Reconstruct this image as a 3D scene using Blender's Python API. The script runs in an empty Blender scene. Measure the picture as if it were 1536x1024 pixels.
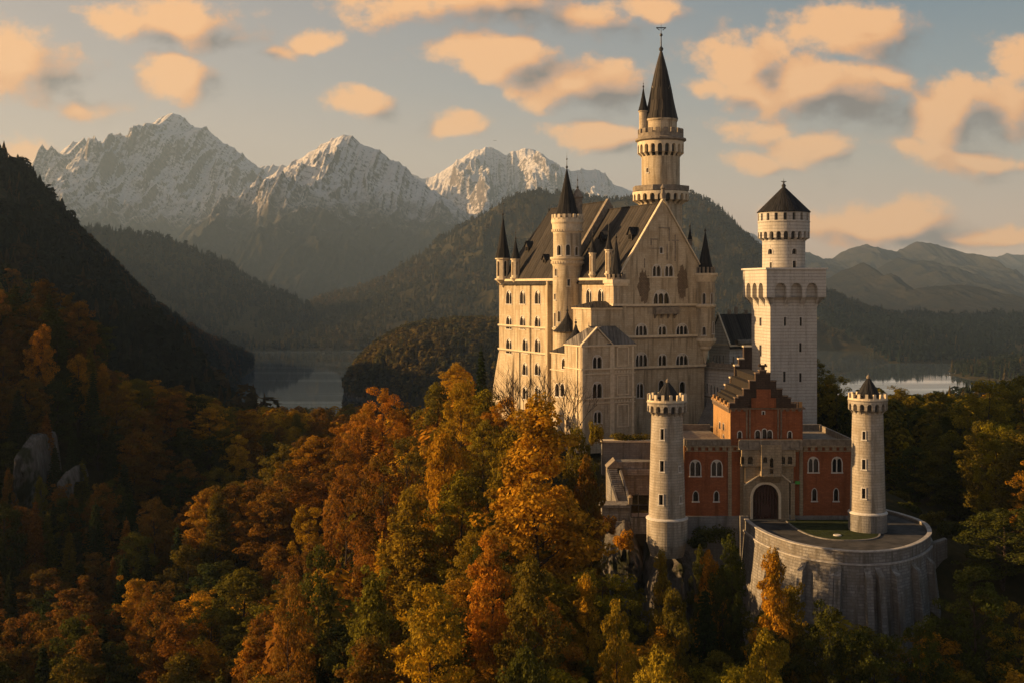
import bpy, math, random
import numpy as np
from mathutils import Vector
sin, cos, PI, R = math.sin, math.cos, math.pi, math.radians
random.seed(7)
SC = bpy.context.scene
COL = SC.collection
F = 1740.0          # focal length in photo pixels, horizon on row 430, centre column 768

# ------------------------------------------------------------------ camera
cam_d = bpy.data.cameras.new("camera")
cam = bpy.data.objects.new("camera", cam_d)
COL.objects.link(cam)
cam.location = (0, 0, 0)
cam.rotation_euler = (R(90), 0, 0)
cam_d.sensor_width = 36
cam_d.lens = F / 1536 * 36
cam_d.shift_y = -(512 - 430) / 1536
cam_d.clip_start = 1
cam_d.clip_end = 60000
SC.camera = cam

# ------------------------------------------------------------------ light
SUN_EL = R(15.0)
SUN_H = (-cos(R(4)), sin(R(4)))          # towards the sun, horizontal
sun_dir = Vector((SUN_H[0]*cos(SUN_EL), SUN_H[1]*cos(SUN_EL), sin(SUN_EL)))
sd = bpy.data.lights.new("sun", 'SUN')
sd.energy = 5.0
sd.angle = R(0.6)
sd.color = (1.0, 0.61, 0.27)
sun = bpy.data.objects.new("sun", sd)
COL.objects.link(sun)
sun.rotation_euler = sun_dir.to_track_quat('Z', 'Y').to_euler()
SC.view_settings.view_transform = 'Standard'
SC.view_settings.look = 'None'
SC.view_settings.exposure = 1.2
SC.view_settings.gamma = 1.0
SC.cycles.max_bounces = 6
SC.cycles.diffuse_bounces = 3
SC.cycles.glossy_bounces = 2
SC.cycles.transmission_bounces = 3
SC.cycles.volume_bounces = 0
SC.cycles.use_denoising = True
SC.cycles.sample_clamp_indirect = 3

class NT:
    """small wrapper round a node tree"""
    def __init__(s, t):
        s.t = t; s.n = t.nodes; s.l = t.links
    def new(s, ty, ins=None, **kw):
        n = s.n.new(ty)
        for k, v in kw.items(): setattr(n, k, v)
        for k, v in (ins or {}).items(): s.put(n.inputs[k], v)
        return n
    def put(s, sock, v):
        if isinstance(v, bpy.types.NodeSocket): s.l.new(v, sock)
        elif isinstance(v, bpy.types.Node): s.l.new(v.outputs[0], sock)
        elif hasattr(sock.default_value, '__len__') and not hasattr(v, '__len__'):
            sock.default_value = [v]*len(sock.default_value)
        elif hasattr(v, '__len__') and len(v) == 3 and hasattr(sock.default_value, '__len__') and len(sock.default_value) == 4:
            sock.default_value = (*v, 1)
        else: sock.default_value = v
    def m(s, op, a, b=None, c=None, clamp=False):
        n = s.n.new('ShaderNodeMath'); n.operation = op; n.use_clamp = clamp
        for i, v in enumerate((a, b, c)):
            if v is not None: s.put(n.inputs[i], v)
        return n.outputs[0]
    def mix(s, f, a, b, blend='MIX'):
        n = s.n.new('ShaderNodeMix'); n.data_type = 'RGBA'; n.blend_type = blend
        s.put(n.inputs[0], f); s.put(n.inputs[6], a); s.put(n.inputs[7], b)
        return n.outputs[2]
    def ramp(s, fac, stops, interp='LINEAR'):
        n = s.n.new('ShaderNodeValToRGB'); e = n.color_ramp.elements
        n.color_ramp.interpolation = interp
        while len(e) < len(stops): e.new(0.5)
        for i, (p, c) in enumerate(stops):
            e[i].position = p
            e[i].color = (*c, 1) if hasattr(c, '__len__') else (c, c, c, 1)
        s.put(n.inputs[0], fac)
        return n.outputs[0]
    def step(s, v, a, b):
        n = s.n.new('ShaderNodeMapRange'); n.interpolation_type = 'SMOOTHSTEP'
        s.put(n.inputs[0], v); s.put(n.inputs[1], a); s.put(n.inputs[2], b)
        return n.outputs[0]

# ------------------------------------------------------------------ world: Nishita sky with evening clouds
W = bpy.data.worlds.new("World"); SC.world = W; W.use_nodes = True
w = NT(W.node_tree); w.n.clear()
sky = w.new('ShaderNodeTexSky', sky_type='NISHITA', sun_disc=False)
sky.sun_elevation = SUN_EL
sky.sun_rotation = math.atan2(SUN_H[0], SUN_H[1])
sky.air_density = 1.2; sky.dust_density = 3.0; sky.ozone_density = 1.0
# clouds: (photo column, photo row, half width, half height, tilt deg, weight), as directions in the sky
CLOUDS = [
 (20, 100, 125, 48, 6, 1.15), (130, 150, 75, 22, 10, .7), (185, 22, 60, 32, 10, .9), (285, 30, 95, 40, 10, 1.1), (360, 55, 45, 20, 10, .8),
 (280, 122, 62, 38, 18, 1.0), (468, 62, 46, 22, -6, 1.0), (425, 80, 34, 16, 0, .7), (530, 166, 52, 24, 12, 1.05), (690, 190, 42, 24, 4, 1.05),
 (700, 8, 190, 42, 4, 1.1), (860, 22, 90, 32, 6, .8), (760, 88, 110, 38, 8, 1.2), (850, 120, 105, 42, 6, 1.25), (895, 207, 72, 26, 6, 1.1),
 (1110, 90, 95, 48, 10, 1.25), (1210, 135, 150, 52, 8, 1.3), (1060, 130, 60, 26, 0, .9), (1290, 55, 100, 42, 8, 1.1), (1245, 30, 50, 25, 0, .9),
 (1415, 170, 72, 58, 10, 1.25), (1500, 165, 70, 55, 0, .9), (1545, 92, 65, 40, 10, 1.15), (1220, 222, 78, 32, 2, 1.05), (1130, 242, 50, 18, 0, .9),
 (1470, 255, 75, 22, 6, 1.05), (1385, 232, 60, 20, 10, .75), (1330, 330, 115, 34, 2, 1.25), (1450, 352, 110, 18, 4, 1.0), (1215, 325, 80, 24, 0, .8), 
 (30, 225, 62, 24, 8, .9), (985, 8, 45, 20, 5, .9), (1160, 195, 110, 24, 0, .6), (1330, 120, 90, 30, 10, .75), 
]
# group: cloud density for a screen-free direction (a = x/y, b = z/y)
g = bpy.data.node_groups.new("cloud_density", 'ShaderNodeTree')
g.interface.new_socket(name="v", in_out='INPUT', socket_type='NodeSocketVector')
g.interface.new_socket(name="d", in_out='OUTPUT', socket_type='NodeSocketFloat')
g.interface.new_socket(name="s", in_out='OUTPUT', socket_type='NodeSocketFloat')
G = NT(g)
gi = G.new('NodeGroupInput'); go = G.new('NodeGroupOutput')
nz1 = G.new('ShaderNodeTexNoise', {'Vector': gi.outputs[0], 'Scale': 9.0, 'Detail': 3.0, 'Roughness': .5})
nz1.noise_dimensions = '3D'
warp = G.new('ShaderNodeVectorMath', {0: nz1.outputs['Color'], 1: (.5, .5, .5)}, operation='SUBTRACT')
warp2 = G.new('ShaderNodeVectorMath', {0: warp.outputs[0], 'Scale': .05}, operation='SCALE')
pos = G.new('ShaderNodeVectorMath', {0: gi.outputs[0], 1: warp2.outputs[0]}, operation='ADD')
acc = None
for (cx, cy, hw, hh, tilt, wt) in CLOUDS:
    mp_ = G.new('ShaderNodeMapping', vector_type='TEXTURE')
    G.put(mp_.inputs['Vector'], pos.outputs[0] if acc is None else G.new('ShaderNodeVectorMath', {0: acc, 1: (1e-6, 1e-6, 0), 2: pos.outputs[0]}, operation='MULTIPLY_ADD').outputs[0])
    mp_.inputs['Location'].default_value = ((cx-768)/F, (430-cy)/F, 0)
    mp_.inputs['Rotation'].default_value = (0, 0, R(-tilt))
    mp_.inputs['Scale'].default_value = (hw/F, hh/F, 1)
    ln = G.new('ShaderNodeVectorMath', {0: mp_.outputs[0]}, operation='LENGTH')
    v = G.m('MULTIPLY', G.m('SUBTRACT', 1.32, ln.outputs['Value'], clamp=False), wt)
    acc = v if acc is None else G.m('SMOOTH_MAX', acc, v, .12)
sc_ = G.new('ShaderNodeVectorMath', {0: gi.outputs[0], 1: (1, 1.25, 1)}, operation='MULTIPLY')
nz2 = G.new('ShaderNodeTexNoise', {'Vector': sc_.outputs[0], 'Scale': 15.0, 'Detail': 10.0, 'Roughness': .60})
nz3 = G.new('ShaderNodeTexNoise', {'Vector': sc_.outputs[0], 'Scale': 52.0, 'Detail': 6.0, 'Roughness': .65})
den = G.m('ADD', acc, G.m('ADD', G.m('MULTIPLY', G.m('SUBTRACT', nz2.outputs[0], .5), 2.6), G.m('MULTIPLY', G.m('SUBTRACT', nz3.outputs[0], .5), 1.3)))
G.put(go.inputs[0], den); G.put(go.inputs[1], acc)
tc = w.new('ShaderNodeTexCoord')
sep = w.new('ShaderNodeSeparateXYZ', {0: tc.outputs['Generated']})
ydir = w.m('MAXIMUM', w.m('ABSOLUTE', sep.outputs[1]), .12)
a_ = w.m('DIVIDE', sep.outputs[0], ydir); b_ = w.m('DIVIDE', sep.outputs[2], ydir)
va = w.new('ShaderNodeCombineXYZ', {0: a_, 1: b_, 2: 0.0})
vb = w.new('ShaderNodeVectorMath', {0: va.outputs[0], 1: (-.034, .014, 0)}, operation='ADD')
d1 = w.n.new('ShaderNodeGroup'); d1.node_tree = g; w.put(d1.inputs[0], va.outputs[0])
d2 = w.n.new('ShaderNodeGroup'); d2.node_tree = g; w.put(d2.inputs[0], vb.outputs[0])
thick = w.step(d2.outputs[0], .1, 1.25)
selfth = w.step(d1.outputs[0], .3, 1.5)
# sunward side bright, far side in its own shade and with a softer edge
shade = w.m('ADD', w.m('ADD', .36, w.m('MULTIPLY', w.m('SUBTRACT', d2.outputs[1], d1.outputs[1]), .95)), w.m('ADD', w.m('MULTIPLY', w.m('SUBTRACT', d2.outputs[0], d1.outputs[0]), .38), w.m('MULTIPLY', selfth, .16)), clamp=True)
alpha = w.step(d1.outputs[0], .0, w.m('ADD', .75, w.m('MULTIPLY', shade, .45)))
ccol = w.ramp(shade, [(0.0, (1.0, .52, .215)), (.30, (.88, .42, .160)), (.58, (.58, .33, .20)), (1.0, (.175, .15, .14))])
# warm at the horizon and towards the sun, cool grey-blue above
elev = w.m('DIVIDE', sep.outputs[2], w.m('SQRT', w.m('ADD', w.m('MULTIPLY', sep.outputs[0], sep.outputs[0]), w.m('MULTIPLY', sep.outputs[1], sep.outputs[1]))))
grad = w.ramp(elev, [(0.0, (.72, .49, .32)), (.06, (.64, .47, .345)), (.11, (.46, .40, .33)), (.17, (.265, .31, .325)), (.25, (.150, .225, .28)), (.6, (.075, .13, .20))])
tosun = w.m('ADD', w.m('MULTIPLY', sep.outputs[0], SUN_H[0]), w.m('MULTIPLY', sep.outputs[1], SUN_H[1]))
glow = w.m('MULTIPLY', w.m('ADD', tosun, .25, clamp=True), .55)
base = w.mix(glow, grad, (.86, .58, .40))
skyc = w.new('ShaderNodeVectorMath', {0: sky.outputs[0], 'Scale': .10}, operation='SCALE')
skymix = w.mix(.90, skyc.outputs[0], base)
# the half of the sky away from the view is the darker, bluer evening side
east = w.step(w.m('MULTIPLY', sep.outputs[1], -1.0), -.12, .35)
up = w.step(sep.outputs[2], -.02, .0)
amt = w.m('MULTIPLY', alpha, w.m('MULTIPLY', up, .93))
final = w.mix(amt, skymix, ccol)
final = w.mix(east, final, (1.0, 1.0, 1.04), 'MULTIPLY')
bg = w.new('ShaderNodeBackground', {'Color': final, 'Strength': 0.46})
wo = w.new('ShaderNodeOutputWorld', {'Surface': bg.outputs[0]})
W.cycles.sampling_method = 'MANUAL'; W.cycles.sample_map_resolution = 512

# ------------------------------------------------------------------ materials
def mat(name):
    m = bpy.data.materials.new(name); m.use_nodes = True
    t = NT(m.node_tree); t.n.clear()
    b = t.new('ShaderNodeBsdfPrincipled'); o = t.new('ShaderNodeOutputMaterial', {'Surface': b.outputs[0]})
    return m, t, b
def setb(t, b, **kw):
    for k, v in kw.items(): t.put(b.inputs[{'col': 'Base Color', 'rough': 'Roughness', 'spec': 'Specular IOR Level', 'metal': 'Metallic', 'normal': 'Normal'}[k]], v)
def stone(name, c, c2, bw=.9, bh=.45, mortar=.03, stain=.5, bump=.35, mcol=.55):
    m, t, b = mat(name)
    uv = t.new('ShaderNodeUVMap'); tc = t.new('ShaderNodeTexCoord')
    br = t.new('ShaderNodeTexBrick', {'Vector': uv.outputs[0], 'Color1': c, 'Color2': c2, 'Mortar': [x*mcol for x in c], 'Scale': 1.0,
                                      'Mortar Size': mortar, 'Mortar Smooth': .3, 'Brick Width': bw, 'Row Height': bh, 'Bias': -.1})
    n1 = t.new('ShaderNodeTexNoise', {'Vector': tc.outputs['Object'], 'Scale': .35, 'Detail': 6.0, 'Roughness': .65})
    mpv = t.new('ShaderNodeVectorMath', {0: tc.outputs['Object'], 1: (1.3, 1.3, .12)}, operation='MULTIPLY')
    n2 = t.new('ShaderNodeTexNoise', {'Vector': mpv.outputs[0], 'Scale': 1.0, 'Detail': 4.0, 'Roughness': .6})
    n3 = t.new('ShaderNodeTexNoise', {'Vector': tc.outputs['Object'], 'Scale': 3.5, 'Detail': 5.0, 'Roughness': .7})
    f = t.m('MULTIPLY', t.step(n2.outputs[0], .45, .70), stain, clamp=True)
    col = t.mix(f, br.outputs[0], [x*.42*y for x, y in zip(c, (1, .95, .85))])
    f2 = t.m('MULTIPLY', t.step(n1.outputs[0], .42, .70), stain*.8)
    col = t.mix(f2, col, [x*.62*y for x, y in zip(c, (1.05, .97, .85))])
    col = t.mix(.45, col, t.ramp(n3.outputs[0], [(.25, .35), (.75, 1.0)]), 'MULTIPLY')
    h = t.m('ADD', t.m('MULTIPLY', br.outputs['Fac'], -.5), t.m('MULTIPLY', n3.outputs[0], .6))
    bp = t.new('ShaderNodeBump', {'Height': h, 'Strength': bump, 'Distance': .12})
    setb(t, b, col=col, rough=.9, spec=.2, normal=bp.outputs[0])
    return m
def plain(name, c, rough=.8, spec=.3, var=.3, sc=2.0, bump=0.0, metal=0.0):
    m, t, b = mat(name)
    tc = t.new('ShaderNodeTexCoord')
    n = t.new('ShaderNodeTexNoise', {'Vector': tc.outputs['Object'], 'Scale': sc, 'Detail': 6.0, 'Roughness': .65})
    col = t.mix(t.step(n.outputs[0], .3, .7), [x*(1-var) for x in c], [min(1, x*(1+var)) for x in c])
    setb(t, b, col=col, rough=rough, spec=spec, metal=metal)
    if bump:
        bp = t.new('ShaderNodeBump', {'Height': n.outputs[0], 'Strength': bump, 'Distance': .2}); setb(t, b, normal=bp.outputs[0])
    return m
def seam_roof(name, c, pitch=1.2, rough=.8):
    m, t, b = mat(name)
    uv = t.new('ShaderNodeUVMap'); tc = t.new('ShaderNodeTexCoord')
    sp = t.new('ShaderNodeSeparateXYZ', {0: uv.outputs[0]})
    fr = t.m('FRACT', t.m('DIVIDE', sp.outputs[0], pitch))
    seam = t.m('SUBTRACT', 1.0, t.step(t.m('ABSOLUTE', t.m('SUBTRACT', fr, .5)), .0, .16))
    fl = t.m('FLOOR', t.m('DIVIDE', sp.outputs[0], pitch))
    wn = t.new('ShaderNodeTexWhiteNoise', noise_dimensions='1D'); t.put(wn.inputs['W'], fl)
    n = t.new('ShaderNodeTexNoise', {'Vector': tc.outputs['Object'], 'Scale': .5, 'Detail': 6.0, 'Roughness': .7})
    st = t.new('ShaderNodeVectorMath', {0: uv.outputs[0], 1: (3.0, .25, 1)}, operation='MULTIPLY')
    n2 = t.new('ShaderNodeTexNoise', {'Vector': st.outputs[0], 'Scale': 1.0, 'Detail': 4.0, 'Roughness': .6})
    v = t.m('ADD', t.m('MULTIPLY', wn.outputs['Value'], .5), t.m('ADD', t.m('MULTIPLY', n.outputs[0], .8), t.m('MULTIPLY', n2.outputs[0], .6)))
    col = t.mix(t.step(v, .5, 1.4), [x*.45 for x in c], [x*1.8 for x in c])
    col = t.mix(t.m('MULTIPLY', seam, .6), col, [x*.35 for x in c])
    bp = t.new('ShaderNodeBump', {'Height': seam, 'Strength': .7, 'Distance': .12})
    setb(t, b, col=col, rough=rough, spec=.2, normal=bp.outputs[0])
    return m
M = {}
M['lime'] = stone('palace_limestone', (.56, .475, .335), (.50, .415, .285), 1.3, .36, .026, 1.0, .3, .68)
M['white'] = stone('white_limestone', (.54, .51, .45), (.50, .47, .41), 7.0, .60, .05, .35, .5, .55)
M['towerst'] = stone('gate_tower_stone', (.44, .40, .33), (.38, .345, .28), 2.6, .42, .04, .9, .5, .58)
M['grey'] = stone('grey_ashlar', (.27, .26, .24), (.22, .21, .195), 1.0, .40, .035, .9, .6, .65)
M['bastion'] = stone('bastion_masonry', (.31, .295, .27), (.20, .19, .175), 1.1, .42, .05, 1.25, .8)
M['tan'] = stone('tan_sandstone', (.36, .29, .19), (.30, .24, .155), .9, .42, .03, .5)
M['brick'] = stone('red_brick', (.34, .118, .046), (.25, .082, .034), .6, .24, .03, .8, .3, .7)
M['ybrick'] = stone('yellow_brick', (.46, .27, .11), (.38, .22, .09), .5, .25, .02, .3, .3, .75)
M['fresco'] = stone('exposed_brickwork', (.27, .20, .13), (.19, .14, .09), .6, .26, .05, .5, .8, .5)
M['trim'] = plain('stone_trim', (.55, .465, .325), .85, .2, .15, 1.5)
M['trimdark'] = plain('weathered_and_shadow_trim', (.20, .17, .13), .9, .2, .3, 1.5)
M['wtrim'] = plain('pale_window_trim', (.52, .49, .43), .85, .2, .15, 3)
M['steps'] = stone('dark_gable_stone', (.085, .058, .042), (.06, .042, .03), .7, .35, .04, .9, .5)
M['capst'] = plain('gable_coping', (.17, .125, .085), .85, .2, .35, 2)
M['roof'] = seam_roof('seamed_metal_roof', (.028, .024, .020))
M['spire'] = seam_roof('spire_roof', (.016, .016, .017), .5, .9)
M['lroof'] = seam_roof('pale_lead_roof', (.12, .108, .092), .7, .6)
M['broof'] = seam_roof('blue_slate_roof', (.06, .08, .11), .6, .6)
M['broofing'] = plain('brown_roofing', (.020, .016, .012), .85, .2, .35, 1.2, .3)
M['bcop'] = plain('bastion_coping', (.33, .31, .28), .85, .2, .25, 1.2)
M['dark'] = plain('dark_iron_and_shade', (.02, .02, .02), .5, .4, .2)
M['wood'] = plain('dark_gate_wood', (.055, .022, .012), .7, .3, .4, 4)
M['door2'] = plain('planked_wood', (.08, .05, .03), .8, .3, .3, 4)
M['gold'] = plain('gilded_metal', (.35, .2, .06), .35, .5, .2, 1, 0, .7)
M['asph'] = plain('asphalt', (.046, .044, .041), .9, .2, .5, .45, .2)
M['green'] = plain('green_enamel', (.05, .30, .04), .5, .4, .3)
M['bark'] = plain('tree_bark', (.050, .036, .026), .95, .1, .4, 3, .5)
m, t, b = mat('window_glass'); setb(t, b, col=(.008, .007, .006), rough=.22, spec=.3); M['glass'] = m
def rockmat():
    m, t, b = mat('limestone_rock')
    tc = t.new('ShaderNodeTexCoord')
    v = t.new('ShaderNodeVectorMath', {0: tc.outputs['Object'], 1: (2.2, 2.2, .35)}, operation='MULTIPLY')
    n = t.new('ShaderNodeTexNoise', {'Vector': v.outputs[0], 'Scale': .55, 'Detail': 10.0, 'Roughness': .72})
    n2 = t.new('ShaderNodeTexNoise', {'Vector': tc.outputs['Object'], 'Scale': .2, 'Detail': 5.0})
    col = t.ramp(n.outputs[0], [(.3, (.05, .045, .036)), (.5, (.12, .108, .092)), (.68, (.20, .19, .17))])
    col = t.mix(t.step(n2.outputs[0], .5, .62), col, (.030, .032, .014))
    bp = t.new('ShaderNodeBump', {'Height': n.outputs[0], 'Strength': 1.0, 'Distance': .8})
    setb(t, b, col=col, rough=.95, spec=.1, normal=bp.outputs[0])
    return m
M['rock'] = rockmat()
def groundmat():
    m, t, b = mat('forest_floor')
    tc = t.new('ShaderNodeTexCoord')
    n = t.new('ShaderNodeTexNoise', {'Vector': tc.outputs['Object'], 'Scale': .12, 'Detail': 9.0, 'Roughness': .7})
    col = t.ramp(n.outputs[0], [(.35, (.016, .017, .007)), (.55, (.040, .032, .012)), (.7, (.06, .04, .014))])
    geo = t.new('ShaderNodeNewGeometry')
    sz = t.new('ShaderNodeSeparateXYZ', {0: geo.outputs['Normal']})
    rk = t.ramp(n.outputs[0], [(.35, (.03, .028, .024)), (.65, (.15, .14, .125))])
    col = t.mix(t.step(sz.outputs[2], .48, .38), col, rk)
    bp = t.new('ShaderNodeBump', {'Height': n.outputs[0], 'Strength': .8, 'Distance': 1.0})
    setb(t, b, col=col, rough=1, spec=.05, normal=bp.outputs[0])
    return m
M['floor'] = groundmat()
M['grass'] = plain('mown_grass', (.026, .034, .010), .95, .1, .4, 1.5, .4)
m, t, b = mat('lake_water')
tc = t.new('ShaderNodeTexCoord')
v = t.new('ShaderNodeVectorMath', {0: tc.outputs['Object'], 1: (1, .35, 1)}, operation='MULTIPLY')
n = t.new('ShaderNodeTexNoise', {'Vector': v.outputs[0], 'Scale': .12, 'Detail': 5.0, 'Roughness': .6})
bp = t.new('ShaderNodeBump', {'Height': n.outputs[0], 'Strength': .06, 'Distance': .5})
n2 = t.new('ShaderNodeTexNoise', {'Vector': v.outputs[0], 'Scale': .006, 'Detail': 3.0})
v3 = t.new('ShaderNodeVectorMath', {0: tc.outputs['Object'], 1: (.0012, .009, 1)}, operation='MULTIPLY')
n3 = t.new('ShaderNodeTexNoise', {'Vector': v3.outputs[0], 'Scale': 1.0, 'Detail': 4.0, 'Roughness': .6})
t.n.remove(b)
df = t.new('ShaderNodeBsdfDiffuse', {'Color': (.045, .060, .066)})
gl = t.new('ShaderNodeBsdfGlossy', {'Color': (1, 1, 1), 'Roughness': t.m('ADD', .02, t.m('MULTIPLY', t.step(n2.outputs[0], .4, .7), .05)), 'Normal': bp.outputs[0]})
ms = t.new('ShaderNodeMixShader', {0: t.m('ADD', .56, t.m('MULTIPLY', t.step(n3.outputs[0], .50, .66), .34)), 1: df.outputs[0], 2: gl.outputs[0]})
t.l.new(ms.outputs[0], [x for x in t.n if x.type == 'OUTPUT_MATERIAL'][0].inputs[0])
M['water'] = m
def foliage(name, attr=False):
    m, t, b = mat(name)
    at = t.new('ShaderNodeAttribute', attribute_name='tint')
    sp = t.new('ShaderNodeSeparateColor', {0: at.outputs['Color']})
    if attr:
        fc = t.new('ShaderNodeAttribute', attribute_name='leafcol').outputs['Color']
    else:
        fc = t.new('ShaderNodeObjectInfo').outputs['Color']
    # green attr: how far this clump has kept its summer olive; red attr: light or dark leaf
    col = t.mix(t.m('MULTIPLY', sp.outputs[1], .6), fc, (.085, .078, .013))
    br = t.m('ADD', .55, t.m('MULTIPLY', sp.outputs[0], .9))
    cc = t.new('ShaderNodeVectorMath', {0: col, 'Scale': br}, operation='SCALE')
    t.n.remove(b)
    d = t.new('ShaderNodeBsdfDiffuse', {'Color': cc.outputs[0], 'Roughness': 0.0})
    tr = t.new('ShaderNodeBsdfTranslucent', {'Color': cc.outputs[0]})
    mx = t.new('ShaderNodeMixShader', {0: .38, 1: d.outputs[0], 2: tr.outputs[0]})
    o = [x for x in t.n if x.type == 'OUTPUT_MATERIAL'][0]
    t.l.new(mx.outputs[0], o.inputs[0])
    return m
M['leaf'] = foliage('leaves'); M['leafm'] = foliage('forest_leaves', True)
def mountmat(name, snow=True):
    m, t, b = mat(name)
    tc = t.new('ShaderNodeTexCoord'); geo = t.new('ShaderNodeNewGeometry')
    ob = tc.outputs['Object']
    sp = t.new('ShaderNodeSeparateXYZ', {0: ob}); nn = t.new('ShaderNodeSeparateXYZ', {0: geo.outputs['Normal']})
    n = t.new('ShaderNodeTexNoise', {'Vector': ob, 'Scale': .006, 'Detail': 12.0, 'Roughness': .72})
    nb = t.new('ShaderNodeTexNoise', {'Vector': ob, 'Scale': .03, 'Detail': 8.0, 'Roughness': .7})
    if snow:
        rock = t.ramp(nb.outputs[0], [(.3, (.05, .043, .038)), (.7, (.19, .16, .135))])
        forest = t.ramp(nb.outputs[0], [(.35, (.014, .015, .010)), (.7, (.035, .030, .018))])
        alt = t.m('ADD', sp.outputs[2], t.m('MULTIPLY', t.m('SUBTRACT', n.outputs[0], .5), 700))
        rk = t.mix(t.step(alt, 330, 560), forest, rock)
        sl = t.m('ADD', t.m('MULTIPLY', nn.outputs[2], 1.0), t.m('MULTIPLY', t.m('SUBTRACT', nb.outputs[0], .5), 2.2))
        s1 = t.m('MULTIPLY', t.step(sl, .42, .80), t.step(alt, 380, 700))
        col = t.mix(s1, rk, (.60, .575, .56))
        bs = 18
    else:
        col = t.ramp(n.outputs[0], [(.35, (.012, .014, .012)), (.65, (.032, .030, .022))])
        hi = t.step(t.m('ADD', sp.outputs[2], t.m('MULTIPLY', t.m('SUBTRACT', n.outputs[0], .5), 300)), 180, 420)
        col = t.mix(t.m('MULTIPLY', hi, .5), col, (.085, .075, .065))
        bs = 14
    bp = t.new('ShaderNodeBump', {'Height': t.m('ADD', n.outputs[0], t.m('MULTIPLY', nb.outputs[0], .35)), 'Strength': 1.0, 'Distance': bs*2.2})
    setb(t, b, col=col, rough=1, spec=0.0, normal=bp.outputs[0])
    return m
M['snowmt'] = mountmat('snowy_rock'); M['hillmt'] = mountmat('forested_mountain', False)

# ------------------------------------------------------------------ mesh helpers
def tag(o, label=None, cat=None, group=None, kind=None):
    if label: o['label'] = label
    if cat: o['category'] = cat
    if group: o['group'] = group
    if kind: o['kind'] = kind
    return o
def empty(name, loc, label, cat, group=None):
    o = bpy.data.objects.new(name, None); COL.objects.link(o); o.location = loc
    o.empty_display_size = 1
    return tag(o, label, cat, group)
def root_loc(o):
    v = Vector((0, 0, 0))
    while o is not None: v = v + Vector(o.location); o = o.parent
    return v
class MB:
    def __init__(s): s.v = []; s.f = []; s.uv = []
    def face(s, pts, uvs=None):
        i = len(s.v); s.v += [tuple(p) for p in pts]; s.f.append(tuple(range(i, i+len(pts))))
        if uvs is None:
            a, b_, c = Vector(pts[0]), Vector(pts[1]), Vector(pts[2])
            n = (b_-a).cross(c-a)
            if len(pts) > 3 and n.length < 1e-9: n = (c-a).cross(Vector(pts[3])-a)
            if n.length < 1e-12: n = Vector((0, 0, 1))
            n.normalize()
            if abs(n.z) > .75: uvs = [(p[0], p[1]) for p in pts]
            else:
                h = Vector((-n.y, n.x, 0)).normalized()
                k = 1/max(.3, math.sqrt(n.x*n.x+n.y*n.y))
                uvs = [(p[0]*h.x+p[1]*h.y, p[2]*k) for p in pts]
        s.uv += list(uvs)
    def obox(s, o, a, b_, c):
        o, a, b_, c = map(Vector, (o, a, b_, c))
        p = [o, o+a, o+a+b_, o+b_, o+c, o+a+c, o+a+b_+c, o+b_+c]
        for q in ((0, 3, 2, 1), (4, 5, 6, 7), (0, 1, 5, 4), (1, 2, 6, 5), (2, 3, 7, 6), (3, 0, 4, 7)): s.face([p[i] for i in q])
    def box(s, x0, x1, y0, y1, z0, z1): s.obox((x0, y0, z0), (x1-x0, 0, 0), (0, y1-y0, 0), (0, 0, z1-z0))
    def prism(s, pts, vec, cap=True):
        """extrude a planar polygon by vec"""
        vec = Vector(vec); P0 = [Vector(p) for p in pts]; P1 = [p+vec for p in P0]; n = len(P0)
        if cap: s.face(P0[::-1]); s.face(P1)
        for i in range(n): s.face([P0[i], P0[(i+1) % n], P1[(i+1) % n], P1[i]])
    def lathe(s, cx, cy, prof, seg=48, a0=0, a1=2*PI, phase=0):
        for (r0, z0), (r1, z1) in zip(prof, prof[1:]):
            for k in range(seg):
                A = phase+a0+(a1-a0)*k/seg; B = phase+a0+(a1-a0)*(k+1)/seg
                rm = max(r0, r1)
                sl = math.hypot(r1-r0, z1-z0)
                pt = lambda a, r, z: (cx+r*sin(a), cy-r*cos(a), z)
                q = [(pt(A, r0, z0), (A*rm, z0)), (pt(B, r0, z0), (B*rm, z0)), (pt(B, r1, z1), (B*rm, z0+sl*(1 if z1 >= z0 else -1))), (pt(A, r1, z1), (A*rm, z0+sl*(1 if z1 >= z0 else -1)))]
                if r0 < 1e-6: q = [q[0], q[2], q[3]]
                elif r1 < 1e-6: q = [q[0], q[1], q[2]]
                if r0 < 1e-6 and r1 < 1e-6: continue
                s.face([x[0] for x in q], [x[1] for x in q])
    def tube(s, p0, p1, r0, r1, seg=6):
        p0, p1 = Vector(p0), Vector(p1); d = (p1-p0)
        if d.length < 1e-6: return
        d.normalize(); u = d.orthogonal().normalized(); w_ = d.cross(u)
        for k in range(seg):
            A = 2*PI*k/seg; B = 2*PI*(k+1)/seg
            c = lambda a, r, p: p+u*(cos(a)*r)+w_*(sin(a)*r)
            s.face([c(A, r0, p0), c(B, r0, p0), c(B, r1, p1), c(A, r1, p1)])
    def build(s, name, m, parent=None, smooth=False, **tg):
        me = bpy.data.meshes.new(name)
        off = root_loc(parent)
        v = np.array(s.v, dtype=np.float32)-np.array(off, dtype=np.float32)
        me.from_pydata(v.tolist(), [], s.f)
        uvl = me.uv_layers.new(name='UVMap')
        uvl.data.foreach_set('uv', np.array(s.uv, dtype=np.float32).ravel())
        me.materials.append(m if not isinstance(m, str) else M[m])
        if smooth: me.polygons.foreach_set('use_smooth', [True]*len(me.polygons))
        o = bpy.data.objects.new(name, me); COL.objects.link(o)
        if parent is not None: o.parent = parent
        return tag(o, **tg) if tg else o
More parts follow.
